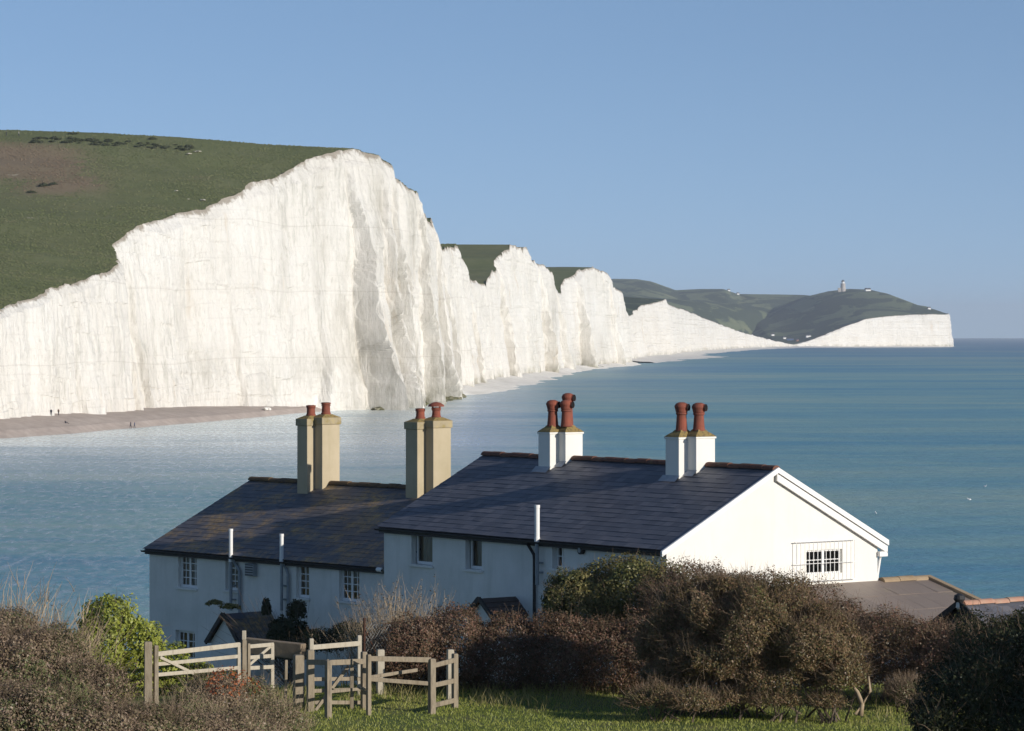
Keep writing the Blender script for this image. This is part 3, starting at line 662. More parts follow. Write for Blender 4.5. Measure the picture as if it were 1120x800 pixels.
def stack(b, corner, wx, wy, top, mat, cap, pots, lift=0):
    """square stack whose near corner (front, right) stands at local (x, y)"""
    x1, y0 = corner; x0, y1 = x1 - wx, y0 + wy
    m = MB(); zb = min(b.rh(y0), b.rh(y1)) - .5
    m.box(x0, x1, y0, y1, zb, top)
    s = m.build('chimney', mat, b.root, bevel=.012)
    cx, cy = (x0 + x1) / 2, (y0 + y1) / 2
    if cap == 'band':
        q = MB(); e = .035; q.box(x0 - e, x1 + e, y0 - e, y1 + e, top - .20, top - .001); q.build('chimney_cap', M['stack_cap'], s, bevel=.015)
        q = MB(); q.add([(x0 - .02, y0 - .02, top), (x1 + .02, y0 - .02, top), (x1 + .02, y1 + .02, top), (x0 - .02, y1 + .02, top), (cx - .13, cy - .13, top + .09), (cx + .13, cy - .13, top + .09), (cx + .13, cy + .13, top + .09), (cx - .13, cy + .13, top + .09)],
                        [(0, 1, 5, 4), (1, 2, 6, 5), (2, 3, 7, 6), (3, 0, 4, 7), (4, 5, 6, 7)]); q.build('flaunching', M['lichen'], s)
    else:
        q = MB(); e = .025; q.box(x0 - e, x1 + e, y0 - e, y1 + e, top - .05, top - .002); q.build('chimney_cap', mat, s, bevel=.01)
        q = MB()
        prof = [(1.0, 0), (.82, .05), (.55, .12), (.42, .17)]; vs_ = []; fs = []
        for f_, h_ in prof:
            ax, ay = (wx / 2 + e) * f_, (wy / 2 + e) * f_ if f_ > .6 else (wx / 2 + e) * f_
            vs_ += [(cx - ax, cy - ay, top + h_), (cx + ax, cy - ay, top + h_), (cx + ax, cy + ay, top + h_), (cx - ax, cy + ay, top + h_)]
        for i in range(3):
            for k in range(4): fs.append((i * 4 + k, i * 4 + (k + 1) % 4, (i + 1) * 4 + (k + 1) % 4, (i + 1) * 4 + k))
        fs.append((12, 13, 14, 15)); q.add(vs_, fs); q.build('flaunching', M['lichen'], s)
        # lead apron at the foot
        q = MB(); zz = b.rh(y0); q.add([(x0 - .1, y0 - .16, b.rh(y0 - .16) + .03), (x1 + .04, y0 - .16, b.rh(y0 - .16) + .03), (x1 + .04, y0 - .003, zz + .09), (x0 - .1, y0 - .003, zz + .09)], [(0, 1, 2, 3)]); q.build('lead_apron', M['lead'], s)
    return s, cx, cy
M['stack_cap'] = noisy('mossy_cement', [(.3, (.42, .34, .18)), (.5, (.36, .30, .20)), (.7, (.30, .235, .09)), (.85, (.44, .38, .28))], 5, rough=.95, bump=.5)

def gutter(b, x0, x1, y, z, mat, name='gutter'):
    m = MB(); pts = []; 
    for xx in (x0, x1):
        for k in range(9):
            an = math.pi + math.pi * k / 8; pts.append((xx, y + math.cos(an) * .055, z + math.sin(an) * .055))
        for k in range(9):
            an = 2 * math.pi - math.pi * k / 8; pts.append((xx, y + math.cos(an) * .048, z + math.sin(an) * .048))
    m.add(pts, [(k, 18 + k, 18 + (k + 1) % 18, (k + 1) % 18) for k in range(18)])
    return m.build(name, mat, b.root)

# ---- right-hand block
ANG_R = math.atan2(-.804, .595)
bR = Block((-3.532, 86.57), ANG_R, 11.9, 6.95, 19.0, 20.81, 'white cottage with cream gable end, blue slate roof and two pairs of white chimneys')
# ---- left-hand block
ANG_L = math.atan2(-.741, .671)
bL = Block((-10.55, 94.75), ANG_L, 11.1, 7.8, 17.90, 19.76, 'white cottage with lichen-streaked slate roof and two pairs of tall tan cement chimneys')

def shell(b, fy, holes, holes_right, name_mat, gx_in=.12, right_gable=True):
    m = MB(); wall_panel(m, .12, b.L - gx_in, 0, b.rh(fy) - .04, fy, holes)
    yb = b.W - .15; m.add([(.12, yb, 0), (b.L - gx_in, yb, 0), (b.L - gx_in, yb, b.rh(yb) - .04), (.12, yb, b.rh(yb) - .04)], [(3, 2, 1, 0)])
    zt = lambda y: b.rh(y) - .04
    m.add([(.12, fy, 0), (.12, yb, 0), (.12, yb, zt(yb)), (.12, b.W / 2, zt(b.W / 2)), (.12, fy, zt(fy))], [(4, 3, 2, 1, 0)])
    w = m.build('wall', M['wall'], b.root)
    return w

# windows measured on the picture, placed on the wall plane
def hole(b, x0, y0, x1, y1, wy=.15):
    p, q = b.wallpt(x0, y0, wy), b.wallpt(x1, y1, wy); a = (b.wallpt(x0, y1, wy), b.wallpt(x1, y0, wy))
    zt = (p.z + a[1].z) / 2; zb = (q.z + a[0].z) / 2
    return (p.x, q.x, zb, zt)
WR = .15
hR = [hole(bR, 450, 584, 473, 618, WR), hole(bR, 509, 588, 527, 623, WR), hole(bR, 604, 596, 617, 622, WR)]
shell(bR, WR, hR, [], None)
window(bR, hR[0], WR, 1, 1, .16, .7, fw=.075); window(bR, hR[1], WR, 1, 1, .16, .45, fw=.075); window(bR, hR[2], WR, 2, 2, .14, True, fw=.06)
WL = .15
hL = [hole(bL, 195, 606, 215, 643, WL), hole(bL, 246.5, 612, 261, 646, WL), hole(bL, 324, 618, 338, 654, WL), hole(bL, 371, 621, 393, 658, WL), hole(bL, 192, 690, 213, 722, WL)]
shell(bL, WL, hL, [], None)
window(bL, hL[0], WL, 2, 4); window(bL, hL[1], WL, 1, 4); window(bL, hL[2], WL, 1, 4, .1, 1.0); window(bL, hL[3], WL, 2, 4); window(bL, hL[4], WL, 2, 3)

# gable end of the right block with its barred window
gxr = bR.L - .12
p0, p1 = bR.gablept(882, 602, gxr), bR.gablept(921, 627, gxr)
gh = (p0.y, p1.y, p1.z + .01, p0.z - .01)
m = MB(); zt = lambda y: bR.rh(y) - .04
def gpoly(y0, y1, zb=0, ztop=None):
    ys_ = [y0] + ([bR.W / 2] if y0 < bR.W / 2 < y1 else []) + [y1]
    top = [(gxr, y, zt(y) if ztop is None else ztop) for y in ys_]
    m.add([(gxr, y0, zb), (gxr, y1, zb)] + top[::-1], [tuple(range(2 + len(top)))])
gpoly(WR, gh[0]); gpoly(gh[1], bR.W - .15); gpoly(gh[0], gh[1], 0, gh[2]); gpoly(gh[0], gh[1], gh[3])
xi = gxr - .14
m.add([(gxr, gh[0], gh[2]), (gxr, gh[1], gh[2]), (gxr, gh[1], gh[3]), (gxr, gh[0], gh[3]), (xi, gh[0], gh[2]), (xi, gh[1], gh[2]), (xi, gh[1], gh[3]), (xi, gh[0], gh[3])], [(0, 1, 5, 4), (1, 2, 6, 5), (2, 3, 7, 6), (3, 0, 4, 7)])
m.build('gable_wall', M['gable'], bR.root)
# window in the gable: frame in x plane
m = MB(); fx0, fx1 = gxr - .09, gxr - .05; fw = .04
y0, y1, z0, z1 = gh; ym = (y0 + y1) / 2
m.box(fx0, fx1, y0, y0 + fw, z0, z1); m.box(fx0, fx1, y1 - fw, y1, z0, z1); m.box(fx0, fx1, y0 + fw, y1 - fw, z0, z0 + fw); m.box(fx0, fx1, y0 + fw, y1 - fw, z1 - fw, z1)
m.box(fx0 + .002, fx1 - .002, ym - .045, ym + .045, z0 + fw, z1 - fw)
zc = z0 + (z1 - z0) * .58
for a, c in ((y0 + fw, ym - .045), (ym + .045, y1 - fw)): m.box(fx0 + .006, fx1 - .006, a, c, zc - .011, zc + .011)
wg = m.build('window', M['white'], bR.root)
m = MB(); m.add([(gxr - .075, y0 + .01, z0 + .01), (gxr - .075, y1 - .01, z0 + .01), (gxr - .075, y1 - .01, z1 - .01), (gxr - .075, y0 + .01, z1 - .01)], [(0, 1, 2, 3)]); m.build('pane', M['glass'], wg)
q0, q1 = bR.gablept(871, 593.5, gxr + .1), bR.gablept(935, 633, gxr + .1)
m = MB(); xg = gxr + .10
for zz, r_ in ((q0.z, .013), (q0.z * .44 + q1.z * .56, .009), (q1.z, .013)): m.tube([(xg, q0.y - .05, zz), (xg, q1.y + .05, zz)], r_, 6)
nb = 14
for k in range(nb + 1):
    yy = q0.y + (q1.y - q0.y) * k / nb
    if k in (0, nb): m.tube([(xg, yy, q1.z), (xg, yy, q0.z)], .009, 6)
    else: m.tube([(xg + .012, yy, q1.z), (xg + .012, yy, q0.z - .02)], .0105, 6)
for yy in (q0.y + .1, q1.y - .1):
    for zz in (q0.z, q1.z): m.tube([(gxr - .01, yy, zz), (xg, yy, zz)], .012, 6)
m.build('window_guard', M['white'], bR.root)

# roofs
for b, mat, nC, ov in ((bR, M['slate'], 19, .0), (bL, M['slate_old'], 20, .0)):
    hs = b.W / 2
    roof_courses(b, 0, b.L - (.035 if b is bR else 0), 0, hs, b.ez, b.rz, nC, mat, b.root)
    roof_courses(b, 0, b.L - (.035 if b is bR else 0), b.W, hs, b.ez, b.rz, nC, mat, b.root)
    m = MB(); k_ = (b.rz - b.ez) / hs          # under-boarding, a little below the slates
    x1 = b.L - .08
    m.add([(.02, .02, b.ez - .03), (x1, .02, b.ez - .03), (x1, hs, b.rz - .05), (.02, hs, b.rz - .05), (x1, b.W - .02, b.ez - .03), (.02, b.W - .02, b.ez - .03)], [(0, 1, 2, 3), (3, 2, 4, 5)])
    m.build('roof_boarding', M['dark'], b.root)
    m = MB(); m.box(.03, b.L - .06, .045, .075, b.ez - .16, b.ez - .035); m.build('fascia', M['dark'], b.root)
    gutter(b, -.02, b.L - .05, -.015, b.ez - .05, M['dark'])
# barge boards on the white gable
m = MB(); m2 = MB(); hs = bR.W / 2; xb = bR.L - .03
for sg in (0, 1):
    ya, yb_ = (-.10, hs) if sg == 0 else (bR.W + .10, hs)
    slope = (bR.rz - bR.ez) / hs; za = bR.ez - .10 * slope; zb = bR.rz
    def board(mm, x0, x1, top, bot):
        mm.add([(x0, ya, za + bot), (x1, ya, za + bot), (x1, ya, za + top), (x0, ya, za + top), (x0, yb_, zb + bot), (x1, yb_, zb + bot), (x1, yb_, zb + top), (x0, yb_, zb + top)],
               [(0, 1, 2, 3), (7, 6, 5, 4), (0, 4, 5, 1), (1, 5, 6, 2), (2, 6, 7, 3), (3, 7, 4, 0)])
    board(m, xb, xb + .06, .03, -.10)
    if sg: board(m2, xb - .05, xb + .012, -.115, -.29)
bb = m.build('barge_board', M['white'], bR.root); m2.build('barge_board', M['white'], bR.root)
m = MB()
m.box(gxr + .001, xb + .012, bR.W - .16, bR.W + .1, bR.ez - .42, bR.ez - .30)
m.build('barge_foot', M['white'], bR.root)
m = MB(); m.tube([(gxr + .02, bR.W - .02, bR.ez - .25), (gxr - .06, bR.W - .02, bR.ez - .5), (gxr - .08, bR.W - .08, bR.ez - .9), (gxr - .08, bR.W - .08, 0)], .035, 8); m.build('downpipe', M['white'], bR.root)

# chimneys ---------------------------------------------------------------
def corner_of(b, px, py): return b.roofpt(px, py)
def zat(b, x, y, py):
    P = Vector((b.o.x, b.o.y, 0)) + b.ex * x + b.ey * y; return CZ - (py - EY) / F * P.y - GZ
ridge_cut = {id(bR): [], id(bL): []}
def pair(b, ca, cb, wx, wy, topa, topb, mat, cap, potkinds):
    for (px, py), top, pk in ((ca, topa, potkinds[0]), (cb, topb, potkinds[1])):
        c = corner_of(b, px, py); zt_ = zat(b, c.x, c.y, top)
        s, cx, cy = stack(b, (c.x, c.y), wx, wy, zt_, mat, cap, pk)
        ridge_cut[id(b)].append((c.x - wx, c.x, c.y, c.y + wy))
        for kind, dx, dy, ytop, r in pk:
            zt2 = zat(b, cx + dx, cy + dy, ytop); zb = zt_ + (.07 if cap == 'band' else .14)
            if kind == 'short': pot(s, cx + dx, cy + dy, zb, zt2 - zb, r, kind)
            elif kind == 'cowl':
                pot(s, cx + dx, cy + dy, zb, zt2 - zb - .14, r, kind)
                q = MB(); z9 = zt2 - .16; q.lathe(cx + dx, cy + dy, [(r * 1.25, z9 + .05), (r * 1.9, z9 + .05), (r * 1.75, z9 + .10), (r * .9, z9 + .16), (.003, z9 + .18)], 18)
                for a_ in range(4): q.beam((cx + dx + r * 1.0 * math.cos(a_ * 1.57), cy + dy + r * 1.0 * math.sin(a_ * 1.57), z9 - .06), (cx + dx + r * 1.2 * math.cos(a_ * 1.57), cy + dy + r * 1.2 * math.sin(a_ * 1.57), z9 + .06), .03, .02)
                q.build('cowl', M['pot'], s)
            else: hooded(s, cx + dx, cy + dy, zb, zt2 - zb, r, kind)
pair(bL, (336, 540.5), (352.5, 535.5), .46, .64, 458.5, 457, M['stack_grey'], 'band', ([('short', 0, 0, 443.5, .125)], [('short', 0, 0, 440.5, .125)]))
pair(bL, (456.5, 545.5), (474, 540), .50, .64, 462, 460.5, M['stack_grey'], 'band', ([('short', 0, 0, 447, .125)], [('cowl', 0, 0, 440.5, .12)]))
pair(bR, (601.5, 514.5), (618.5, 508.5), .50, .56, 473, 473, M['stack_white'], 'flaunch', ([(.42, 0, 0, 438, .13)], [(.42, .04, -.09, 438, .13), (.42, -.19, .14, 430.5, .125)]))
pair(bR, (742.5, 524.5), (761.5, 518.5), .52, .60, 478.5, 478, M['stack_white'], 'flaunch', ([(.42, 0, 0, 440.5, .132)], [(.42, 0, 0, 441, .132)]))
for b, mat in ((bR, M['ridge_red']), (bL, M['ridge_old'])):
    cuts = sorted((x0, x1) for x0, x1, y0, y1 in ridge_cut[id(b)] if y0 < b.W / 2 < y1); segs = []; x = 0
    for x0, x1 in cuts:
        if x0 > x + .1: segs.append((x, x0))
        x = max(x, x1)
    segs.append((x, b.L - .04)); ridge_tiles(b, segs, b.W / 2, b.rz + .03, mat)

# pipes, vents ------------------------------------------------------------
def flue(b, px, ytop, ymid, ybot, wy, r, mat_top, mat_bot):
    c = b.wallpt(px, ymid, wy - .14); x = c.x; y = wy - .14; zt_ = zat(b, x, y, ytop); zm = zat(b, x, y, ymid); zb = zat(b, x, y, ybot)
    m = MB(); m.tube([(x, y, zm), (x, y, zt_)], r, 12); m.lathe(x, y, [(r * 1.12, zt_ - .06), (r * 1.12, zt_ + .01)], 12); m.lathe(x, y, [(r * 1.15, zm - .02), (r * 1.15, zm + .08)], 12)
    m.build('flue_pipe', mat_top, b.root, smooth=False)
    m = MB(); m.tube([(x, y, zm - .02), (x, y, zb)], r * .8, 10)
    for zz in (zb + .3, (zm + zb) / 2): m.box(x - .07, x + .07, y + r * .7, wy + .002, zz - .02, zz + .02)
    m.build('downpipe', mat_bot, b.root)
flue(bL, 252.5, 579, 614, 668, WL, .055, M['white'], M['grey_pipe']); flue(bL, 308, 584.5, 614, 668, WL, .055, M['white'], M['grey_pipe'])
flue(bR, 587.5, 553, 592, 640, WR, .062, M['white'], M['grey_pipe'])
c = bR.wallpt(584, 592, WR - .08); m = MB(); y = WR - .07
m.tube([(c.x - .16, -.02, bR.ez - .1), (c.x - .12, y, bR.ez - .28), (c.x - .02, y, bR.ez - .38), (c.x, y, bR.ez - .5), (c.x, y, 0)], .04, 8); m.build('downpipe', M['dark'], bR.root)
c = bL.wallpt(262, 625, WL - .07); m = MB(); y = WL - .07
m.tube([(c.x - .2, -.0, bL.ez - .1), (c.x - .16, y, bL.ez - .25), (c.x, y, bL.ez - .42), (c.x, y, 0)], .045, 8); m.build('downpipe', M['grey_pipe'], bL.root)
c = bL.wallpt(315, 625, WL - .07); m = MB()
m.tube([(c.x - .12, -.0, bL.ez - .1), (c.x - .08, y, bL.ez - .25), (c.x, y, bL.ez - .40), (c.x, y, 0)], .04, 8); m.build('downpipe', M['grey_pipe'], bL.root)
p, q = bL.wallpt(272, 616), bL.wallpt(281.5, 630.5)
m = MB(); m.box(p.x, q.x, WL - .14, WL - .001, q.z, p.z); v = m.build('vent_box', M['grey_pipe'], bL.root, bevel=.01)
m = MB()
for k in range(5): zz = q.z + (p.z - q.z) * (k + .5) / 5; m.box(p.x + .03, q.x - .03, WL - .155, WL - .142, zz - .012, zz + .012)
m.build('vent_slats', M['dark'], v)
c = bR.wallpt(637.5, 602); m = MB()
m.tube([(c.x, WR - .10, c.z), (c.x, WR - .001, c.z)], .10, 18); v = m.build('round_vent', M['dark'], bR.root)
m = MB(); m.tube([(c.x, WR - .12, c.z), (c.x, WR - .103, c.z)], .06, 14); m.build('vent_hood', M['grey_pipe'], v)
m = MB(); c = bL.wallpt(416, 621, 0.); m.tube([(bL.L - .62, -.02, bL.ez - .05), (bL.L - .42, -.02, bL.ez - .06)], .06, 10); m.build('gutter_end', M['white'], bL.root)

# porches ------------------------------------------------------------------
def porch(b, wy, apex, wallp, halfw, pitch, eave_len, mat, nC, wall_h=None):
    """little gabled porch: ridge runs square to the front wall"""
    w = b.wallpt(*wallp, wy); x = w.x; z = w.z
    P = b.hit(apex[0], apex[1], Vector((1, 0, 0)), x); proj = wy - P.y; proj = min(max(proj, .6), 2.2); y0 = wy - proj
    h = halfw * math.tan(pitch)
    m = MB()
    # front gable wall and cheeks
    zb = 0 if wall_h is None else z - h - wall_h
    m.add([(x - halfw + .12, y0 + .1, zb), (x + halfw - .12, y0 + .1, zb), (x + halfw - .12, y0 + .1, z - h + .05), (x, y0 + .1, z - .06), (x - halfw + .12, y0 + .1, z - h + .05)], [(0, 1, 2, 3, 4)])
    for sx in (-1, 1): m.add([(x + sx * (halfw - .12), y0 + .1, zb), (x + sx * (halfw - .12), wy, zb), (x + sx * (halfw - .12), wy, z - h + .05), (x + sx * (halfw - .12), y0 + .1, z - h + .05)], [(0, 1, 2, 3)])
    po = m.build('porch', M['wall'], b.root)
    for sx in (-1, 1):
        L_ = math.hypot(halfw, h); m = MB(); uv = []
        for k in range(nC):
            for (a0, a1) in ((k / nC, (k + 1) / nC),):
                xa, xb2 = x + sx * halfw * (1 - a0), x + sx * halfw * (1 - a1) ; za, zb2 = z - h * (1 - a0), z - h * (1 - a1)
                nx, nz = sx * h / L_ * .015, halfw / L_ * .015
                ny_ = int(proj / .25) + 1
                for i in range(ny_):
                    ya, yb2 = y0 + (wy - y0) * i / ny_, y0 + (wy - y0) * (i + 1) / ny_
                    m.add([(xa + nx, ya, za + nz), (xa + nx, yb2, za + nz), (xb2, yb2, zb2), (xb2, ya, zb2), (xa, ya, za - .01), (xa, yb2, za - .01)], [(0, 1, 2, 3), (4, 5, 1, 0)])
                    uv += [(ya, k * .2 + .01), (yb2, k * .2 + .01), (yb2, k * .2 + .19), (ya, k * .2 + .19)] + [(ya, k * .2 + .01)] * 4
        m.uv = uv; m.build('porch_roof', mat, po)
        m = MB(); m.beam((x + sx * halfw, y0 - .01, z - h), (x + sx * .01, y0 - .01, z + .0), .05, .11, up=(0, 0, 1)); m.build('porch_barge_board', M['dark'], po)
porch(bL, WL, (244, 670.5), (295, 668), .78, R(47), 0, M['slate_old'], 5)
porch(bR, WR, (524, 653), (564, 652.5), .55, R(38), 0, M['slate_brown'], 4)

# ---- outbuildings behind the right-hand bushes
def outbuilding(label, o, ang, L, W, ez, rz, mat, ridge_mat, nC, gable_boards=False, name='outbuilding'):
    b = Block(o, ang, L, W, ez, rz, label, 'outbuilding', name)
    m = MB(); fy = .12; zt2 = lambda y: b.rh(y) - .05
    m.add([(.1, fy, 0), (L - .1, fy, 0), (L - .1, fy, zt2(fy)), (.1, fy, zt2(fy))], [(0, 1, 2, 3)])
    yb = W - .12; m.add([(.1, yb, 0), (L - .1, yb, 0), (L - .1, yb, zt2(yb)), (.1, yb, zt2(yb))], [(3, 2, 1, 0)])
    for xx in (.1, L - .1): m.add([(xx, fy, 0), (xx, yb, 0), (xx, yb, zt2(yb)), (xx, W / 2, zt2(W / 2)), (xx, fy, zt2(fy))], [(0, 1, 2, 3, 4)])
    m.build('wall', M['wall'], b.root)
    roof_courses(b, 0, L, 0, W / 2, b.ez, b.rz, nC, mat, b.root); roof_courses(b, 0, L, W, W / 2, b.ez, b.rz, nC, mat, b.root)
    return b
def lean_to():
    """low mono-pitch roof against the foot of the gable, sloping to the front right"""
    top, Ls, y0_, y1_, sl = 17.98 - GZ, 4.0, .4, bR.W + 1.55, math.tan(R(15))
    P = Vector((bR.o.x, bR.o.y, 0)) + bR.ex * (gxr + .01 + Ls) + bR.ey * y0_
    b = Block((P.x, P.y), ANG_R + R(90), y1_ - y0_, 2 * Ls, GZ + top - Ls * sl, GZ + top, 'low outbuilding with grey-brown sheet roof edged in lichened tiles below the cream gable', 'outbuilding', 'outbuilding')
    L = b.L; m = MB(); ez = b.ez - .05; tz = b.rz - .05
    m.add([(.1, .12, 0), (L - .1, .12, 0), (L - .1, .12, ez), (.1, .12, ez)], [(0, 1, 2, 3)])
    for xx in (.1, L - .1): m.add([(xx, .12, 0), (xx, Ls, 0), (xx, Ls, tz), (xx, .12, ez)], [(0, 1, 2, 3)])
    xr = bR.W - y0_; m.add([(xr, Ls, 0), (L - .1, Ls, 0), (L - .1, Ls, tz), (xr, Ls, tz)], [(3, 2, 1, 0)])
    m.build('wall', M['wall'], b.root)
    roof_courses(b, 0, L, 0, Ls - .01, b.ez, b.rz, 4, M['felt'], b.root)
    ridge_tiles(b, [(xr - .05, L - .02)], Ls - .01, b.rz + .02, M['ridge_orange'], .12)
    m = MB(); m.beam((L - .02, -.02, b.ez + .03), (L - .02, Ls, b.rz + .03), .16, .09); m.build('verge_tiles', M['ridge_orange'], b.root)
lean_to()
def small_gable():
    Y = 72.; ap = at(1048.5, 660.5, Y); hw = 1.5; ang = ANG_R + R(90)
    ex = Vector((math.cos(ang), math.sin(ang), 0)); ey = Vector((-math.sin(ang), math.cos(ang), 0)); o = ap - ey * hw
    b = Block((o.x, o.y), ang, 5.5, 2 * hw, ap.z - hw * math.tan(R(31)), ap.z, 'low outbuilding with pink ridge tiles and small dark gable at the right edge', 'outbuilding', 'outbuilding')
    L, W = b.L, b.W; m = MB(); zt2 = lambda y: b.rh(y) - .05
    m.add([(.1, .12, 0), (L - .1, .12, 0), (L - .1, .12, zt2(.12)), (.1, .12, zt2(.12))], [(0, 1, 2, 3)])
    yb = W - .12; m.add([(.1, yb, 0), (L - .1, yb, 0), (L - .1, yb, zt2(yb)), (.1, yb, zt2(yb))], [(3, 2, 1, 0)])
    for xx in (.1, L - .1): m.add([(xx, .12, 0), (xx, yb, 0), (xx, yb, zt2(yb)), (xx, hw, zt2(hw)), (xx, .12, zt2(.12))], [(0, 1, 2, 3, 4)])
    m.build('wall', M['dark'], b.root)
    roof_courses(b, .05, L, 0, hw, b.ez, b.rz, 9, M['slate'], b.root); roof_courses(b, .05, L, W, hw, b.ez, b.rz, 9, M['slate'], b.root)
    ridge_tiles(b, [(.1, L)], hw, b.rz + .02, M['ridge_pink'], .10)
    for sg in (-1, 1):
        m = MB(); m.beam((.0, hw + sg * hw * 1.03, b.ez - .02), (.0, hw + sg * .01, b.rz + .01), .05, .12); m.build('barge_board', M['dark'], b.root)
    m = MB(); m.lathe(.02, hw, [(.05, b.rz - .12), (.075, b.rz - .08), (.07, b.rz + .0), (.05, b.rz + .05)], 12); f = m.build('finial', M['white'], b.root)
    m = MB(); m.lathe(.02, hw, [(.09, b.rz + .04), (.13, b.rz + .10), (.11, b.rz + .18), (.03, b.rz + .22)], 14); m.build('finial_cap', M['dark'], f)
small_gable()
# ------------------------------------------------------------------ plants
def rand_dirs(n, up=0.):
    d = RNG.normal(size=(n, 3)); d[:, 2] += up; return d / np.linalg.norm(d, axis=1)[:, None]
def leaves_mesh(name, P, Nrm, size, mat, parent, elong=1.7, droop=.0):
    """one small folded blade per point, tilted round its normal"""
    n = len(P); a = rand_dirs(n); Nn = Nrm + rand_dirs(n) * .7; Nn /= np.linalg.norm(Nn, axis=1)[:, None] + 1e-9
    u = np.cross(Nn, a); u /= np.linalg.norm(u, axis=1)[:, None] + 1e-9; w = np.cross(Nn, u)
    u[:, 2] -= droop; L = size * RNG.uniform(.6, 1.35, (n, 1)); W = L / elong
    V_ = np.stack([P - u * L * .5, P + w * W * .5 - u * L * .05, P + u * L * .5, P - w * W * .5 - u * L * .05], 1).reshape(-1, 3)
    return np_mesh(name, V_, np.arange(4 * n).reshape(-1, 4), mat, parent)
def strands_mesh(name, A, D, length, rad, mat, parent, seg=3, bend=.35, curl=None):
    """thin three-sided tapering shoots"""
    n = len(A); L = np.asarray(length).reshape(n, 1); pts = [A]; d = D.copy()
    for k in range(seg):
        d = d + rand_dirs(n) * bend + (0 if curl is None else np.asarray(curl)); d /= np.linalg.norm(d, axis=1)[:, None]; pts.append(pts[-1] + d * L / seg)
    r = np.asarray(rad).reshape(n, 1); x = np.cross(D, rand_dirs(n)); x /= np.linalg.norm(x, axis=1)[:, None] + 1e-9; y = np.cross(D, x)
    V_ = []; 
    for k, p in enumerate(pts):
        rr = r * (1 - .8 * k / seg)
        for j in range(3):
            an = 2 * math.pi * j / 3; V_.append(p + (x * math.cos(an) + y * math.sin(an)) * rr)
    V_ = np.stack(V_, 1); m_ = 3 * (seg + 1); base = (np.arange(n) * m_)[:, None, None]; fs = []
    for k in range(seg):
        for j in range(3): fs.append([k * 3 + j, k * 3 + (j + 1) % 3, (k + 1) * 3 + (j + 1) % 3, (k + 1) * 3 + j])
    Fc = (base + np.array(fs)[None]).reshape(-1, 4)
    return np_mesh(name, V_.reshape(-1, 3), Fc, mat, parent), pts[-1]

def shell_points(blobs, n, depth=.16, lump=.22, lscale=1.2, low=-.35, seed=0):
    """points through the outer layer of a heap of lumps (world coordinates); returns points and outward directions"""
    C = np.array([b[:3] for b in blobs], float); Rr = np.array([b[3:6] for b in blobs], float)
    wts = (Rr[:, 0] * Rr[:, 1] + Rr[:, 0] * Rr[:, 2] + Rr[:, 1] * Rr[:, 2]); wts /= wts.sum(); Pn = []; Dn = []; got = 0
    while got < n:
        m_ = int((n - got) * 1.8) + 200; k = RNG.choice(len(blobs), m_, p=wts); d = rand_dirs(m_, .12)
        d = d[:]; keep = d[:, 2] > low; d, k = d[keep], k[keep]
        q = 1 - abs(RNG.normal(0, depth, len(d))) + RNG.normal(0, .025, len(d)); q = np.clip(q, .25, 1.12)
        pu = C[k] + d * Rr[k]
        lum = fbm(pu[:, 0] * lscale + seed * 3.1, pu[:, 1] * lscale, pu[:, 2] * lscale, 4, .6)
        q = q * (1 + lump * lum * 1.6); P = C[k] + d * Rr[k] * q[:, None]
        # gaps where the plant opens
        gap = fbm(P[:, 0] * 2.6 + 9, P[:, 1] * 2.6, P[:, 2] * 2.6 + seed, 3); ok = gap > -.42 + RNG.normal(0, .08, len(P)); 
        inside = np.zeros(len(P), bool)
        for j in range(len(blobs)):
            r2 = (((P - C[j]) / Rr[j]) ** 2).sum(1); inside |= (r2 < .42) & (k != j)
        ok &= ~inside & (P[:, 2] > gz(P[:, 0], P[:, 1]) + .03)
        P, d2 = P[ok], (d / Rr[k])[ok]; d2 /= np.linalg.norm(d2, axis=1)[:, None]; Pn.append(P); Dn.append(d2); got += len(P)
    return np.concatenate(Pn)[:n], np.concatenate(Dn)[:n]

LM = {
 'hawthorn': leaf_mat('hawthorn_leaves', [(.105, .115, .036), (.16, .14, .052), (.205, .115, .064), (.09, .09, .034), (.25, .185, .088), (.22, .12, .075), (.33, .255, .14)]),
 'redhaw': leaf_mat('reddened_leaves', [(.11, .105, .042), (.19, .105, .066), (.085, .075, .038), (.22, .115, .082), (.21, .15, .088), (.29, .20, .135)]),
 'olive': leaf_mat('olive_leaves', [(.085, .105, .030), (.14, .15, .045), (.07, .08, .028), (.23, .21, .07), (.26, .215, .085), (.12, .09, .045)]),
 'bright': leaf_mat('glossy_yellow_green_leaves', [(.16, .20, .035), (.27, .31, .05), (.38, .40, .07), (.19, .225, .045), (.11, .135, .035)], .3),
 'bramble': leaf_mat('bramble_leaves', [(.11, .15, .048), (.185, .205, .075), (.10, .115, .046), (.29, .22, .13), (.33, .24, .17), (.16, .105, .075), (.42, .34, .24)]),
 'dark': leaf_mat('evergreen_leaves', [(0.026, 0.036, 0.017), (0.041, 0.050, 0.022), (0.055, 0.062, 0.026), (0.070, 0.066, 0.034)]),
 'gorse': leaf_mat('gorse_leaves', [(.045, .058, .024), (.06, .07, .03), (.075, .08, .036)]),
 'buddleia': leaf_mat('faded_leaves', [(0.130, 0.111, 0.065), (0.208, 0.163, 0.104), (0.286, 0.227, 0.156)]),
 'berry': leaf_mat('orange_red_leaves', [(.34, .085, .03), (.40, .14, .05), (.25, .06, .04)]),
}
M['stem_green'] = noisy('dry_stems', [(.3, (.26, .22, .09)), (.6, (.34, .28, .14)), (.8, (.18, .17, .06))], 3)

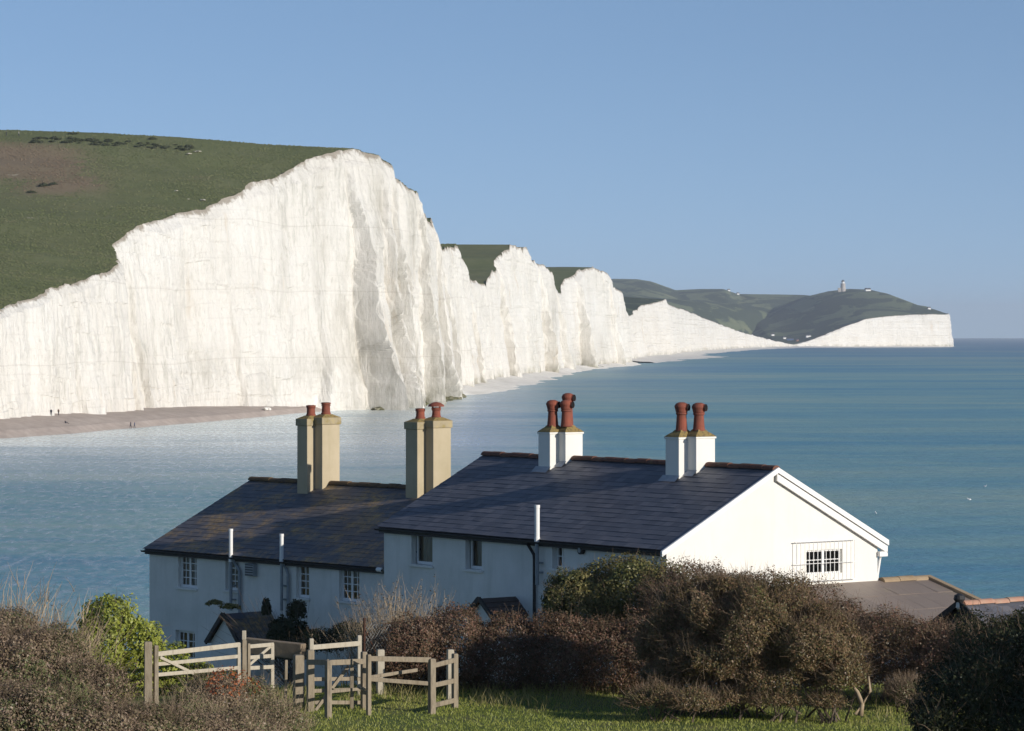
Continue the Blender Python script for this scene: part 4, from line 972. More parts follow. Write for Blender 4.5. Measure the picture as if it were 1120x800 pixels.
def shrub(name, label, cat, blobs, leaves=None, n=20000, size=.04, twigs=0, tlen=(.25, .6), trad=.006, tmat='twig', depth=.16, lump=.22, lscale=1.2, low=-.35, tup=.5,
          elong=1.7, stems=0, group=None, bend=.3, curl=None, tdepth=.5):
    b0 = np.array(blobs); cx, cy = b0[:, 0].mean(), b0[:, 1].mean(); root = empty(name, (cx, cy, float(gz(cx, cy))), 0, label, cat, group); off = np.array(root.location)
    seed = RNG.integers(1000)
    if leaves:
        P, D = shell_points(blobs, n, depth, lump, lscale, low, seed); leaves_mesh('foliage', P - off, D, size, LM[leaves], root, elong)
    if twigs:
        P, D = shell_points(blobs, twigs, depth * .8, lump, lscale, low, seed); D2 = D + rand_dirs(len(P)) * .55; D2[:, 2] += tup; D2 /= np.linalg.norm(D2, axis=1)[:, None]
        Ls = RNG.uniform(*tlen, len(P)); A = P - D2 * (Ls * tdepth)[:, None]
        strands_mesh('twigs', A - off, D2, Ls, np.full(len(P), trad) * RNG.uniform(.6, 1.3, len(P)), M[tmat], root, 3, bend, curl)
    if stems:
        A = np.zeros((stems, 3)); k = RNG.integers(0, len(blobs), stems)
        A[:, 0] = b0[k, 0] + RNG.normal(0, .35, stems) * b0[k, 3]; A[:, 1] = b0[k, 1] + RNG.normal(0, .3, stems) * b0[k, 4]; A[:, 2] = gz(A[:, 0], A[:, 1]) - .05
        Tt = b0[k, :3] + rand_dirs(stems) * b0[k, 3:6] * .75; Dd = Tt - A; L_ = np.linalg.norm(Dd, axis=1); Dd /= L_[:, None]
        strands_mesh('stems', A - off, Dd, L_ * 1.05, np.full(stems, .026) * RNG.uniform(.4, 1.2, stems), M['bark'], root, 5, .34)
    return root

def blob(px, py, Y, rpx, rpy, ry=None):
    """a lump centred on a picture point at distance Y with half sizes in picture units"""
    c = at(px, py, Y); rx, rz = rpx / F * Y, rpy / F * Y; return (c.x, c.y, c.z, rx, ry or (rx + rz) / 2, rz)

# hawthorn hedge (long, reddish) in front of the right-hand cottage
shrub('hawthorn_hedge', 'clipped reddish hawthorn hedge running from the chain-link panel to the big rounded bush', 'hedge',
      [blob(450, 715, 69.5, 45, 44, .9), blob(500, 712, 69.6, 55, 46, .9), blob(555, 716, 69.6, 55, 46, .9), blob(610, 718, 69.5, 55, 45, .9), blob(665, 718, 69.4, 50, 46, .9), blob(700, 712, 69.4, 40, 48, .9)],
      'redhaw', 80000, .050, 2600, (.2, .5), .0045, depth=.16, lump=.30, lscale=2.4, low=-.95, stems=60)
shrub('leafy_bush', 'tall olive-green leafy bush against the white wall beside the black downpipe', 'bush',
      [blob(640, 655, 73, 42, 42, .8), blob(690, 650, 72.6, 45, 44, .9), blob(615, 660, 73.2, 28, 34, .6), blob(655, 690, 72.6, 55, 40, .9), blob(730, 660, 72, 35, 40, .8)],
      'olive', 46000, .06, 1200, (.25, .6), .005, depth=.22, lump=.40, lscale=1.7, low=-.9, stems=40)
shrub('hawthorn_thicket', 'wide maroon-brown hawthorn thicket below the barred gable window', 'hedge',
      [blob(760, 666, 70, 60, 50, 1.1), blob(815, 672, 69.6, 60, 50, 1.1), blob(870, 684, 69.2, 60, 52, 1.1), blob(920, 700, 68.6, 55, 48, 1.), blob(970, 712, 68.0, 55, 46, 1.), blob(1020, 722, 67.4, 50, 46, 1.), blob(1065, 728, 66.8, 45, 44, 1.)],
      'redhaw', 90000, .048, 5200, (.25, .65), .0045, depth=.16, lump=.34, lscale=2.3, low=-.9, stems=60)
shrub('hawthorn_bush', 'big rounded olive-brown hawthorn bush with bare pale trunk on the lawn', 'bush',
      [blob(775, 690, 65.6, 66, 52, 1.1), blob(828, 690, 65.0, 70, 54, 1.2), blob(885, 712, 64.4, 58, 44, 1.0), blob(735, 702, 66.0, 42, 44, .9), blob(918, 738, 64.0, 34, 28, .6), blob(850, 740, 64.6, 60, 24, .8), blob(760, 738, 65.2, 50, 22, .8), blob(800, 650, 65.6, 34, 18, .6), blob(748, 664, 66, 26, 16, .5), blob(900, 690, 64.6, 30, 18, .5), blob(800, 722, 64.9, 80, 34, 1.0), blob(740, 740, 65.4, 44, 26, .7)],
      'hawthorn', 150000, .046, 6000, (.25, .75), .005, depth=.18, lump=.36, lscale=2.1, low=-.45, stems=60)
shrub('low_thicket', 'small twiggy bush low on the grass right of the pale trunk', 'bush', [blob(992, 757, 66, 24, 17, .4)], 'bramble', 3500, .035, 900, (.2, .5), .005, 'twig', stems=10)
shrub('undergrowth_bush', 'low tangled bush at the left foot of the big rounded bush', 'bush', [blob(715, 766, 64.2, 34, 20, .5), blob(755, 770, 63.9, 34, 17, .5), blob(800, 766, 64.3, 30, 14, .4), blob(850, 768, 64.0, 34, 14, .4), blob(900, 768, 63.9, 26, 14, .4)], 'hawthorn', 13000, .042, 1500, (.2, .5), .005, 'twig', depth=.25, lump=.4, lscale=2.2, stems=24, low=-.3)
# dark evergreen at the right edge
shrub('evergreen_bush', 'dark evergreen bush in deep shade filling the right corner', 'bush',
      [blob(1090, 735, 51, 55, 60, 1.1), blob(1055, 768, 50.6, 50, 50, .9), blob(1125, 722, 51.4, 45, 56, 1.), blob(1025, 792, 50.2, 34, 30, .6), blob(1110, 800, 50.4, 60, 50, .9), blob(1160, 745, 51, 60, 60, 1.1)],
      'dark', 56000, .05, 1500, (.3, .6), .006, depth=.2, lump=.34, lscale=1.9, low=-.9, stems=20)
# taller shrubs beyond the right edge whose shade falls on the evergreen
shrub('shelter_shrub', 'tall evergreen shrub just beyond the right edge of the lawn', 'bush', [(9.6, 48.6, 18.6, 1.2, 1.3, 2.0), (11.2, 48.0, 18.6, 1.4, 1.3, 2.2)], 'dark', 14000, .09, 0, depth=.3, stems=8)
shrub('lawn_edge_bush', 'low bush just below the bottom edge of the lawn', 'bush', [(4.2, 57.0, 16.3, 1.5, .8, .72), (2.4, 57.4, 16.2, 1.3, .7, .62)], 'dark', 9000, .07, 0, depth=.3)
# left foreground scrub
shrub('bramble_thicket', 'large reddish-brown bramble thicket filling the bottom left corner', 'scrub',
      [blob(-20, 735, 53, 60, 58, 1.1), blob(35, 738, 53, 55, 50, 1.), blob(85, 762, 52.6, 50, 40, .9), blob(20, 795, 51, 75, 50, 1.1), blob(95, 808, 51, 65, 44, 1.), blob(150, 806, 51.6, 50, 32, .8), blob(5, 700, 55, 45, 34, .9), blob(60, 715, 54.6, 34, 32, .8), blob(185, 812, 52, 40, 34, .8)],
      'bramble', 110000, .046, 5200, (.3, .9), .0042, 'twig', depth=.18, lump=.34, lscale=2.0, bend=.5, low=-.7, stems=30)
shrub('bramble_scrub', 'bramble scrub tipped with orange-red leaves in front of the field gate', 'scrub',
      [blob(230, 775, 58, 40, 40, .9), blob(275, 780, 58.4, 36, 36, .8), blob(200, 795, 56, 45, 36, .9), blob(300, 800, 57, 36, 30, .7), blob(245, 810, 55, 60, 36, .9)],
      'bramble', 52000, .044, 2600, (.3, .9), .004, 'twig_pale', depth=.22, lump=.36, lscale=2.1, bend=.45, low=-.7, stems=20)
r_ = bpy.data.objects['bramble_scrub']; off = np.array(r_.location)
P, D = shell_points([blob(248, 752, 57.6, 28, 22, .5)], 420, .15, .4, 1.8); leaves_mesh('red_leaves', P - off, D, .05, LM['berry'], r_)
n_ = 300; A = np.stack([RNG.uniform(-5.2, -3.9, n_), RNG.uniform(57.2, 59, n_), np.zeros(n_)], 1); A[:, 2] = gz(A[:, 0], A[:, 1]); Dd = rand_dirs(n_) * .25; Dd[:, 2] += 1
strands_mesh('dry_stems', A - off, Dd, RNG.uniform(.5, 1.3, n_), np.full(n_, .005), M['stem_green'], r_, 4, .15)
# bare wind-bent shrub at the far left
def bare(name, label, bases, n, h, rad, mat, spread, curl, leaves=0):
    b0 = np.array(bases); root = empty(name, tuple(b0.mean(0)), 0, label, 'shrub'); off = np.array(root.location)
    k = RNG.integers(0, len(bases), n); A = b0[k] + np.stack([RNG.normal(0, .12, n), RNG.normal(0, .12, n), np.zeros(n)], 1)
    D = rand_dirs(n) * spread; D[:, 2] = abs(D[:, 2]) + .8; D /= np.linalg.norm(D, axis=1)[:, None]; L = RNG.uniform(h * .55, h * 1.05, n)
    _, E = strands_mesh('branches', A - off, D, L, np.full(n, rad), M[mat], root, 4, .16, curl)
    m_ = n * 5; k2 = RNG.integers(0, n, m_); f = RNG.uniform(.35, 1., (m_, 1)); B = (A[k2] - off) * (1 - f) + E[k2] * f; D2 = D[k2] + rand_dirs(m_) * .6; D2[:, 2] += .3; D2 /= np.linalg.norm(D2, axis=1)[:, None]
    strands_mesh('twigs', B, D2, RNG.uniform(.12, .4, m_) * h / 2, np.full(m_, rad * .5), M[mat], root, 3, .25, curl)
    if leaves:
        k3 = RNG.integers(0, m_, leaves); P = B[k3] + D2[k3] * RNG.uniform(0, .4, (leaves, 1)); leaves_mesh('foliage', P, D2[k3], .05, LM['buddleia'], root)
    return root
gp = lambda x, y: (x, y, float(gz(x, y)))
bare('wind_bent_shrub', 'bare wind-bent shrub with golden twigs against the sea at the left edge', [gp(-8.9, 55.5), gp(-8.5, 55.7), gp(-8.1, 55.6), gp(-9.5, 56)], 340, 3.1, .014, 'twig_pale', .38, (.05, 0, -.01))
bare('bare_thicket', 'leafless twiggy shrub between the bent shrub and the bright green bush', [gp(-8.1, 57.4), gp(-7.8, 57.6), gp(-8.4, 57.6)], 300, 2.5, .008, 'twig', .4, (.0, 0, 0), 2500)
bare('faded_shrub', 'pale twiggy faded shrub in front of the corner where the cottages meet', [gp(-2.9, 72.2), gp(-2.5, 72.1), gp(-2.1, 72), gp(-2.8, 71.6), gp(-2.3, 71.5)], 520, 2.5, .008, 'twig_pale', .5, (0, 0, 0), 6000)
# bright green shrub by the gate
shrub('spindle_bush', 'bright yellow-green glossy bush left of the field gate post', 'bush',
      [blob(118, 684, 68.5, 34, 34, .7), blob(105, 712, 68, 34, 36, .7), blob(150, 704, 68.8, 30, 30, .6), blob(185, 730, 69.4, 26, 24, .5), blob(95, 740, 67.6, 30, 24, .6), blob(215, 742, 69.8, 24, 18, .5), blob(155, 735, 69, 34, 22, .6), blob(205, 752, 69.2, 40, 16, .5), blob(250, 752, 69.6, 34, 16, .5), blob(120, 752, 68.2, 40, 20, .6)],
      'bright', 26000, .078, 500, (.2, .4), .008, 'twig', depth=.2, lump=.42, lscale=1.9, low=-.8, elong=1.9, stems=10)
# climber over the left porch
cl = empty('climbing_shrub', tuple(bL.o + bL.ex * 5.9 + Vector((0, -.4, 13.3))), 0, 'dark climbing shrub over the porch against the left cottage wall', 'climber')
off = np.array(cl.location); P, D = shell_points([blob(312, 700, 86.6, 22, 26, .4), blob(325, 672, 87.5, 10, 14, .25), blob(292, 668, 88.2, 6, 14, .2), blob(335, 700, 87, 22, 18, .4)], 6500, .3, .45, 1.6)
leaves_mesh('foliage', P - off, D, .09, LM['dark'], cl)
P, D = shell_points([blob(236, 660, 89.5, 12, 5, .2), blob(252, 664, 89.2, 14, 6, .2)], 500, .3, .5, 1.6); leaves_mesh('foliage', P - off, D, .09, LM['olive'], cl)
n_ = 60; A = np.array([np.array(at(318, 745, 86.4)) for _ in range(n_)]) + RNG.normal(0, .12, (n_, 3)); Tg = np.array([np.array(at(RNG.uniform(228, 335), RNG.uniform(650, 690), 87.5)) for _ in range(n_)]); Dd = Tg - A; Ln = np.linalg.norm(Dd, axis=1)
strands_mesh('stems', A - off, Dd / Ln[:, None], Ln, np.full(n_, .012), M['bark'], cl, 5, .12)
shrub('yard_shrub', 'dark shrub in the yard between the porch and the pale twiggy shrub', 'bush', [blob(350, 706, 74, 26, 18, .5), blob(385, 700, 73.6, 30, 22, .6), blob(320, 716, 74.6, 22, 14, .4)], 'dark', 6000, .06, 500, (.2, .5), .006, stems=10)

# bare pale trunk under the big bush
tr = bpy.data.objects['hawthorn_bush']; off = np.array(tr.location)
m = MB(); b_ = at(941, 783, 63.6); 
m.tube([b_, at(943, 770, 63.6), at(938, 757, 63.7), at(925, 742, 63.8)], [.055, .045, .035, .02], 8); m.tube([at(943, 771, 63.6), at(952, 756, 63.6), at(950, 740, 63.6)], [.04, .03, .015], 8); m.tube([at(936, 782, 63.55), at(942, 771, 63.6), at(933, 750, 63.8)], [.04, .035, .015], 8)
m.build('trunk', M['twig_pale'], tr, off, smooth=True)

# ------------------------------------------------------------------ grass
lawn = leaf_mat('lawn_grass', [(.28, .345, .065), (.36, .41, .08), (.45, .46, .11), (.50, .47, .16)], .45, .5)
dry = leaf_mat('dry_grass', [(.18, .20, .05), (.28, .26, .08), (.38, .32, .14), (.44, .37, .18)], .3, .6)
def blades(name, n, xr, yr, h, w, mat, dens=None, lean=.35):
    A = np.stack([RNG.uniform(*xr, n), RNG.uniform(*yr, n)], 1)
    if dens is not None:
        k = dens(A[:, 0], A[:, 1]) > RNG.random(n); A = A[k]
    n = len(A); z = gz(A[:, 0], A[:, 1]); A = np.column_stack([A, z - .01]); H = RNG.uniform(h * .5, h * 1.3, (n, 1))
    D = RNG.normal(0, lean, (n, 3)); D[:, 2] = 1; D /= np.linalg.norm(D, axis=1)[:, None]
    an = RNG.uniform(0, math.pi, n); X = np.stack([np.cos(an), np.sin(an), 0 * an], 1) * w / 2; mid = A + D * H * .55; tip = A + D * H * .95 + RNG.normal(0, .22, (n, 3)) * H * [1, 1, .2]
    V_ = np.stack([A - X, A + X, mid + X * .8, mid - X * .8, tip], 1).reshape(-1, 3); b = (np.arange(n) * 5)[:, None]
    q = np.concatenate([b + [0, 1, 2, 3]], 0); t3 = b + [3, 2, 4, 4]
    me = np_mesh(name, V_, q, mat); 
    o2 = None
    # tips as a second set of faces in the same mesh
    bm = bmesh.new(); bm.from_mesh(me.data); bm.verts.ensure_lookup_table()
    for i in range(n):
        v = bm.verts; bm.faces.new((v[i * 5 + 3], v[i * 5 + 2], v[i * 5 + 4]))
    bm.to_mesh(me.data); bm.free(); return tag(me, kind='stuff')
blades('lawn_grass', 70000, (-5.4, 9.5), (59.5, 71.0), .065, .014, lawn, lambda x, y: .35 + .65 * np.clip(fbm(x * .9, y * .9, 0, 3) + .6, 0, 1))
def tuft(x, y):
    px = EX + x / y * F
    return np.clip(np.exp(-((px - 575) / 75) ** 2) * np.clip((y - 65.5) / 2., 0, 1) + .8 * np.exp(-((px - 425) / 45) ** 2) * np.clip((y - 66.5) / 2, 0, 1) + .5 * (px < 345) + .12 * (px > 930), 0, 1) * np.clip(.5 + fbm(x * 1.6, y * 1.6, 2, 3), 0, 1)
blades('long_dry_grass', 26000, (-5.0, 9.0), (61.5, 69.6), .30, .012, dry, tuft, .3)

# ------------------------------------------------------------------ gates and fences
def base_of(px, Y): 
    x = (px - EX) / F * Y; return float(gz(x, Y))
def post(parent, px, ytop, Y, w, name='post', mat='wood', d=None, yb=None, pointed=False, rz=.5, tilt=0.):
    t_ = at(px, ytop, Y); d = d or w; off = parent.location; zb = base_of(px, Y) - .12 if yb is None else yb
    c, s_ = math.cos(rz), math.sin(rz); m = MB(); vs_ = []
    tz = t_.z
    for z, k, sh in ((zb, 1.03, 0), (tz - .02, 1., tilt), (tz, .86, tilt)):
        for a, b in ((-1, -1), (1, -1), (1, 1), (-1, 1)):
            u, v = a * w / 2 * k, b * d / 2 * k; vs_.append((t_.x + u * c - v * s_ + sh, t_.y + u * s_ + v * c, z))
    m.add(vs_, [(0, 1, 5, 4), (1, 2, 6, 5), (2, 3, 7, 6), (3, 0, 4, 7), (4, 5, 9, 8), (5, 6, 10, 9), (6, 7, 11, 10), (7, 4, 8, 11), (8, 9, 10, 11), (3, 2, 1, 0)])
    return m.build(name, M[mat], parent, off, bevel=.008)
def rail(parent, a, b, h=.09, w=.035, name='rail', mat='wood'):
    m = MB(); p, q = at(*a), at(*b); m.beam(p, q, w, h)
    return m.build(name, M[mat], parent, parent.location, bevel=.006)
def bits(name, label, cat, px, Y, group=None):
    return empty(name, ((px - EX) / F * Y, Y, base_of(px, Y)), 0, label, cat, group)
g = bits('gate_post', 'thick weathered square gate post at the left end of the field gate', 'post', 162, 66); post(g, 162, 702, 66, .15, 'post_shaft', rz=.2)
g = bits('field_gate', 'pale wooden field gate with diagonal brace beside the thick weathered post', 'gate', 200, 66.5)
post(g, 170.5, 706, 66.05, .085, 'stile'); post(g, 261, 703, 67.88, .07, 'stile', 'wood_pale', yb=16.75)
for k, (y0, y1) in enumerate(((716, 708.8), (727, 721.5), (738.5, 734))): rail(g, (169, y0, 66.05), (262, y1 - 3.6, 67.9), .095 if k == 0 else .075, .035, 'rail', 'wood_pale')
rail(g, (175, 719, 66.1), (212, 737, 66.9), .06, .03, 'brace', 'wood_pale')
g = bits('gate_post', 'slim gate post with pale top between the two field gate leaves', 'post', 267, 68); post(g, 267, 700, 68, .09, 'post_shaft', rz=.3); 
m = MB(); p = at(267, 700, 68); m.box(p.x - .04, p.x + .04, p.y - .04, p.y + .04, p.z + .001, p.z + .19); m.build('post_cap', M['wood_pale'], g, g.location, bevel=.008)
g = bits('field_gate', 'short pale gate leaf with diagonal brace right of the slim post', 'gate', 285, 68.5)
post(g, 272, 704, 68.1, .06, 'stile'); post(g, 297.5, 704, 68.7, .075, 'stile', 'wood_pale')
for (y0, y1) in ((707.5, 705), (719.5, 717.5), (731, 729.5)): rail(g, (271, y0, 68.1), (299, y1, 68.7), .08, .035, 'rail', 'wood_pale')
rail(g, (273, 727, 68.15), (296, 707, 68.65), .06, .03, 'brace', 'wood_pale')
g = bits('gate_post', 'thick grey weathered post left of the kissing gate', 'post', 326.5, 65.6); post(g, 326.5, 716.5, 65.6, .185, 'post_shaft', rz=.35)
g = bits('stake', 'thin old wooden stake in the scrub left of the kissing gate', 'stake', 312, 66.2); post(g, 312, 722, 66.2, .055, 'stake_shaft', rz=.2, tilt=.02)

g = bits('kissing_gate', 'wooden kissing gate with braced swing gate inside its post and rail pen', 'gate', 370, 64.8)
post(g, 339.5, 711, 65.1, .13, rz=.35); post(g, 359, 722.5, 63.9, .105, rz=.6); post(g, 398, 713, 65.6, .105, rz=.5); post(g, 403.2, 716, 64.6, .08, rz=.6)
rail(g, (337, 724.5, 65.05), (359, 724.5, 63.95), .105, .04); rail(g, (361, 725, 63.98), (399, 723.5, 65.5), .105, .04)
rail(g, (360, 757, 63.98), (400, 753, 65.5), .06, .035)
lf = MB()
for (y0, y1) in ((743, 742.5), (756, 754), (768.5, 768.5), (780, 779)): lf.beam(at(343, y0, 65.15), at(398, y1, 65.9), .035, .075)
lo = lf.build('swing_gate', M['wood'], g, g.location, bevel=.005)
q = MB(); q.beam(at(345, 777, 65.12), at(381, 729, 65.6), .03, .065); q.build('brace', M['wood'], lo)
q = MB(); q.beam(at(385, 782, 65.7), at(385, 724, 65.7), .07, .07, up=(0, 1, 0)); q.build('stile', M['wood'], lo)
for c_ in lo.children:
    for v in c_.data.vertices: v.co -= g.location
g = bits('rail_barrier', 'pale wooden rail between two tall slim posts behind the kissing gate', 'fence', 365, 68)
post(g, 340.5, 698.5, 67.6, .085, mat='wood_pale', rz=.3); post(g, 393, 695, 68.4, .085, mat='wood_pale', rz=.3); rail(g, (339, 708.5, 67.58), (394, 703.8, 68.38), .10, .04, mat='wood_pale')
g = bits('rail_fence', 'three-rail wooden corner fence on the grass right of the kissing gate', 'fence', 470, 65.5)
post(g, 472.3, 720.5, 65.2, .12, rz=.55); post(g, 497.5, 715, 66.4, .105, rz=.55)
rail(g, (404, 720.5, 64.7), (471, 722, 65.2), .10, .04); rail(g, (404, 743, 64.75), (471, 748, 65.2), .08, .04); rail(g, (404, 741, 66.3), (456, 733, 67.8), .07, .04)
for (y0, y1) in ((728.5, 722), (750, 744.5), (772, 766)): rail(g, (473, y0, 65.2), (498, y1, 66.4), .095, .04)
g = bits('post', 'thick white-topped post standing on grass behind the corner fence rails', 'post', 416, 68.6); post(g, 416, 710.5, 68.6, .145, 'post_shaft', 'wood_pale', rz=.3)
g = bits('post', 'pale stub post rising behind the right end of the corner fence', 'post', 492.5, 67.6); post(g, 492.5, 710.5, 67.6, .13, 'post_shaft', 'wood_pale', rz=.3)
# chain-link panel
g = bits('chain_link_panel', 'rusty post with sagging chain-link mesh in front of the hedge', 'fence', 410, 68.9)
m = MB(); m.tube([at(398.5, 760, 68.9), at(398.5, 676, 68.9)], .028, 8); m.build('post', M['rust'], g, g.location)
m = MB(); m.tube([at(399, 688, 68.9), at(411, 714, 68.9)], .018, 6); m.build('strut', M['rust'], g, g.location)
m = MB(); n_ = 9
for k in range(-n_, 2 * n_):
    for sg in (1, -1):
        pts = []
        for j in range(13):
            yy = 683 + (715 - 683) * j / 12; xx = 399 + k * 3.4 + sg * (yy - 683) * .6
            if 399 <= xx <= 428: pts.append(at(xx, yy, 68.9 + .03 * math.sin(k + j) + .004 * sg))
        if len(pts) > 1: m.tube(pts, .0075, 3, cap=False)
m.build('mesh', M['wire'], g, g.location)
# low garden wall / path glimpsed behind the gates
g = bits('garden_wall', 'low weathered garden wall glimpsed behind the short gate leaf', 'wall', 300, 72); m = MB()
m.beam(at(268, 706, 71.6), at(332, 713, 70.8), .2, .34); m.build('wall_face', noisy('stone_wall', [(.3, (.19, .145, .10)), (.6, (.28, .22, .15)), (.8, (.12, .095, .07))], 3, bump=.8), g, g.location, bevel=.02)

# ------------------------------------------------------------------ far things
def boulder(label, px, py, Y, r, mat, group, name='boulder', flat=.6):
    bm = bmesh.new(); bmesh.ops.create_icosphere(bm, subdivisions=3, radius=1); sd = random.uniform(0, 99)
    for v in bm.verts:
        p = v.co * 1.6 + Vector((sd, 0, 0)); f = 1 + .55 * mnoise.noise(p) + .25 * mnoise.noise(p * 2.7); v.co = v.co * f; v.co.z *= flat; v.co.x *= 1.3
    me = bpy.data.meshes.new(name); bm.to_mesh(me); bm.free(); me.materials.append(mat); o = bpy.data.objects.new(name, me); COL.objects.link(o)
    o.location = at(px, py, Y); o.scale = (r, r, r); o.rotation_euler = (0, 0, random.uniform(0, 6)); return tag(o, label, 'rock', group)
weed = noisy('weedy_rock', [(.3, (.07, .075, .03)), (.5, (.12, .115, .055)), (.65, (.24, .22, .15)), (.85, (.40, .37, .31))], 1.2, 8, bump=.8)
chk = noisy('chalk_rock', [(.3, (.42, .40, .34)), (.6, (.60, .57, .50)), (.8, (.30, .28, .21))], 1.2, 8, bump=.8)
def on_sea(px, py): return at(px, py, CZ * F / (py - EY)).y
for i in range(34):
    px = random.uniform(408, 505); py = np.interp(px, [408, 440, 470, 505], [448, 446.5, 441.5, 436]) + random.uniform(-1.5, 1.2)
    boulder('dark weed-covered rock at the foot of the tall chalk headland', px, py, on_sea(px, py), random.uniform(.7, 2.2), weed, 'weedy rocks at the headland foot')
for i in range(26):
    px = random.uniform(556, 676); py = np.interp(px, [556, 600, 640, 676], [412.5, 406.5, 403, 399.5]) + random.uniform(-1, 1.)
    boulder('dark rock along the base of the receding white cliffs', px, py, on_sea(px, py), random.uniform(1.6, 4.5), weed, 'dark rocks along the receding cliffs', flat=.45)
for i in range(30):
    px = random.uniform(470, 560); py = np.interp(px, [470, 500, 560], [438, 431, 413.5]) + random.uniform(-4, 1)
    boulder('pale chalk boulder on the white rubble beach', px, py, on_sea(px, py), random.uniform(.5, 1.3), chk, 'chalk boulders on the rubble beach')
boulder('white chalk block lying on the grey shingle beach', 292, 447.5, 985, .9, noisy('white_chalk', [(.3, (.8, .77, .7)), (.8, (.7, .67, .6))], 2), None)

# people: each a small continuous figure
def person(label, pos, h, pose, cloth, group=None, face=0.):
    cm_ = {'dark': (.03, .032, .045), 'blue': (.05, .07, .14), 'brown': (.10, .06, .04), 'red': (.25, .05, .04), 'pale': (.45, .42, .38)}[cloth]
    if pose == 'sit':
        J = {'pelvis': (0, 0, .16), 'chest': (-.08, 0, .58), 'neck': (-.08, 0, .70), 'head': (-.06, 0, .88), 'hl': (.0, .11, .15), 'kl': (.42, .13, .42), 'al': (.68, .12, .05), 'hr': (0, -.11, .15), 'kr': (.44, -.13, .40), 'ar': (.72, -.12, .05),
             'sl': (-.08, .2, .62), 'el': (.12, .24, .42), 'wl': (.36, .14, .42), 'sr': (-.08, -.2, .62), 'er': (.12, -.24, .42), 'wr': (.36, -.14, .42), 'fl': (.86, .12, .04), 'fr': (.9, -.12, .04)}
    else:
        st = .18 if pose == 'walk' else .04
        J = {'pelvis': (0, 0, .94), 'chest': (.02, 0, 1.28), 'neck': (.02, 0, 1.48), 'head': (.04, 0, 1.65), 'hl': (0, .09, .90), 'kl': (st * .7, .10, .50), 'al': (st, .10, .08), 'hr': (0, -.09, .90), 'kr': (-st * .2, -.10, .50), 'ar': (-st * 1.3, -.10, .10),
             'sl': (.02, .2, 1.42), 'el': (-st * .5, .24, 1.14), 'wl': (st * .2, .23, .90), 'sr': (.02, -.2, 1.42), 'er': (st * .4, -.24, 1.14), 'wr': (st * 1.2, -.22, .92), 'fl': (st + .16, .10, .04), 'fr': (-st * 1.3 + .15, -.1, .05)}
    E = [('pelvis', 'chest'), ('chest', 'neck'), ('neck', 'head'), ('pelvis', 'hl'), ('hl', 'kl'), ('kl', 'al'), ('al', 'fl'), ('pelvis', 'hr'), ('hr', 'kr'), ('kr', 'ar'), ('ar', 'fr'), ('chest', 'sl'), ('sl', 'el'), ('el', 'wl'), ('chest', 'sr'), ('sr', 'er'), ('er', 'wr')]
    rad = {'pelvis': .15, 'chest': .17, 'neck': .06, 'head': .11, 'hl': .10, 'hr': .10, 'kl': .068, 'kr': .068, 'al': .05, 'ar': .05, 'sl': .075, 'sr': .075, 'el': .05, 'er': .05, 'wl': .04, 'wr': .04, 'fl': .04, 'fr': .04}
    ks = list(J); me = bpy.data.meshes.new('person'); me.from_pydata([J[k] for k in ks], [(ks.index(a), ks.index(b)) for a, b in E], [])
    o = bpy.data.objects.new('person', me); COL.objects.link(o); sk = o.modifiers.new('skin', 'SKIN')
    for i, k in enumerate(ks): me.skin_vertices[0].data[i].radius = (rad[k], rad[k])
    me.skin_vertices[0].data[0].use_root = True
    ss_ = o.modifiers.new('sub', 'SUBSURF'); ss_.levels = ss_.render_levels = 1
    t = NT('clothing_' + cloth); sp_ = t.new('SeparateXYZ'); t.link(t.coord('Object'), sp_.inputs[0])
    hz = J['head'][2] - .08; skin = t.math('GREATER_THAN', sp_.outputs[2], hz - .04); hair = t.math('GREATER_THAN', sp_.outputs[2], hz + .13)
    leg = t.math('LESS_THAN', sp_.outputs[2], J['pelvis'][2] - .02)
    c = t.mix(leg, cm_, (.025, .028, .04)); c = t.mix(skin, c, (.45, .27, .19)); c = t.mix(hair, c, (.04, .025, .015)); t.color(c); t.set(.8, .2)
    me.materials.append(t.m); o.location = pos; o.scale = (h / 1.76,) * 3; o.rotation_euler = (0, 0, face)
    return tag(o, label, 'person', group)
dg = None
bpy.context.view_layer.update()
def drop(px, py, names):
    """where the sight line of a picture point first meets the beach or the turf"""
    deps = bpy.context.evaluated_depsgraph_get(); o0 = Vector((0, 0, CZ)); d = (at(px, py, 100.) - o0).normalized(); best = None
    for nm in names:
        ok, loc_, _, _ = bpy.data.objects[nm].ray_cast(o0, d, distance=20000)
        if ok and (best is None or loc_.y < best.y): best = loc_
    return best
gm_ = 'people on the shingle beach'
person('taller dark-clothed walker on the open shingle near the water', drop(143, 468.5, ['beach', 'chalk_cliffs']), 1.8, 'walk', 'dark', None, 2.9)
person('shorter walker in blue beside the taller one near the water', drop(147.2, 468.2, ['beach', 'chalk_cliffs']), 1.62, 'walk', 'blue', None, 2.9)
person('person in dark clothes standing at the cliff foot, left of a pair', drop(56, 455, ['beach', 'chalk_cliffs']), 1.75, 'stand', 'dark', None, -1.)
person('person in brown standing at the cliff foot, right of a pair', drop(64, 454.5, ['beach', 'chalk_cliffs']), 1.7, 'stand', 'brown', None, -2.)
person('person sitting on the shingle below the pair at the cliff foot', drop(71.5, 463.5, ['beach', 'chalk_cliffs']), 1.75, 'sit', 'dark', None, .2)
person('dark-clothed walker on the skyline turf, leftmost on the hill', drop(6.8, 149.5, ['downs']), 1.8, 'walk', 'dark', None, 0.)
person('pale-jacketed walker on the turf, right of the other hill walker', drop(20.5, 149.5, ['downs']), 1.75, 'walk', 'pale', None, 0.)

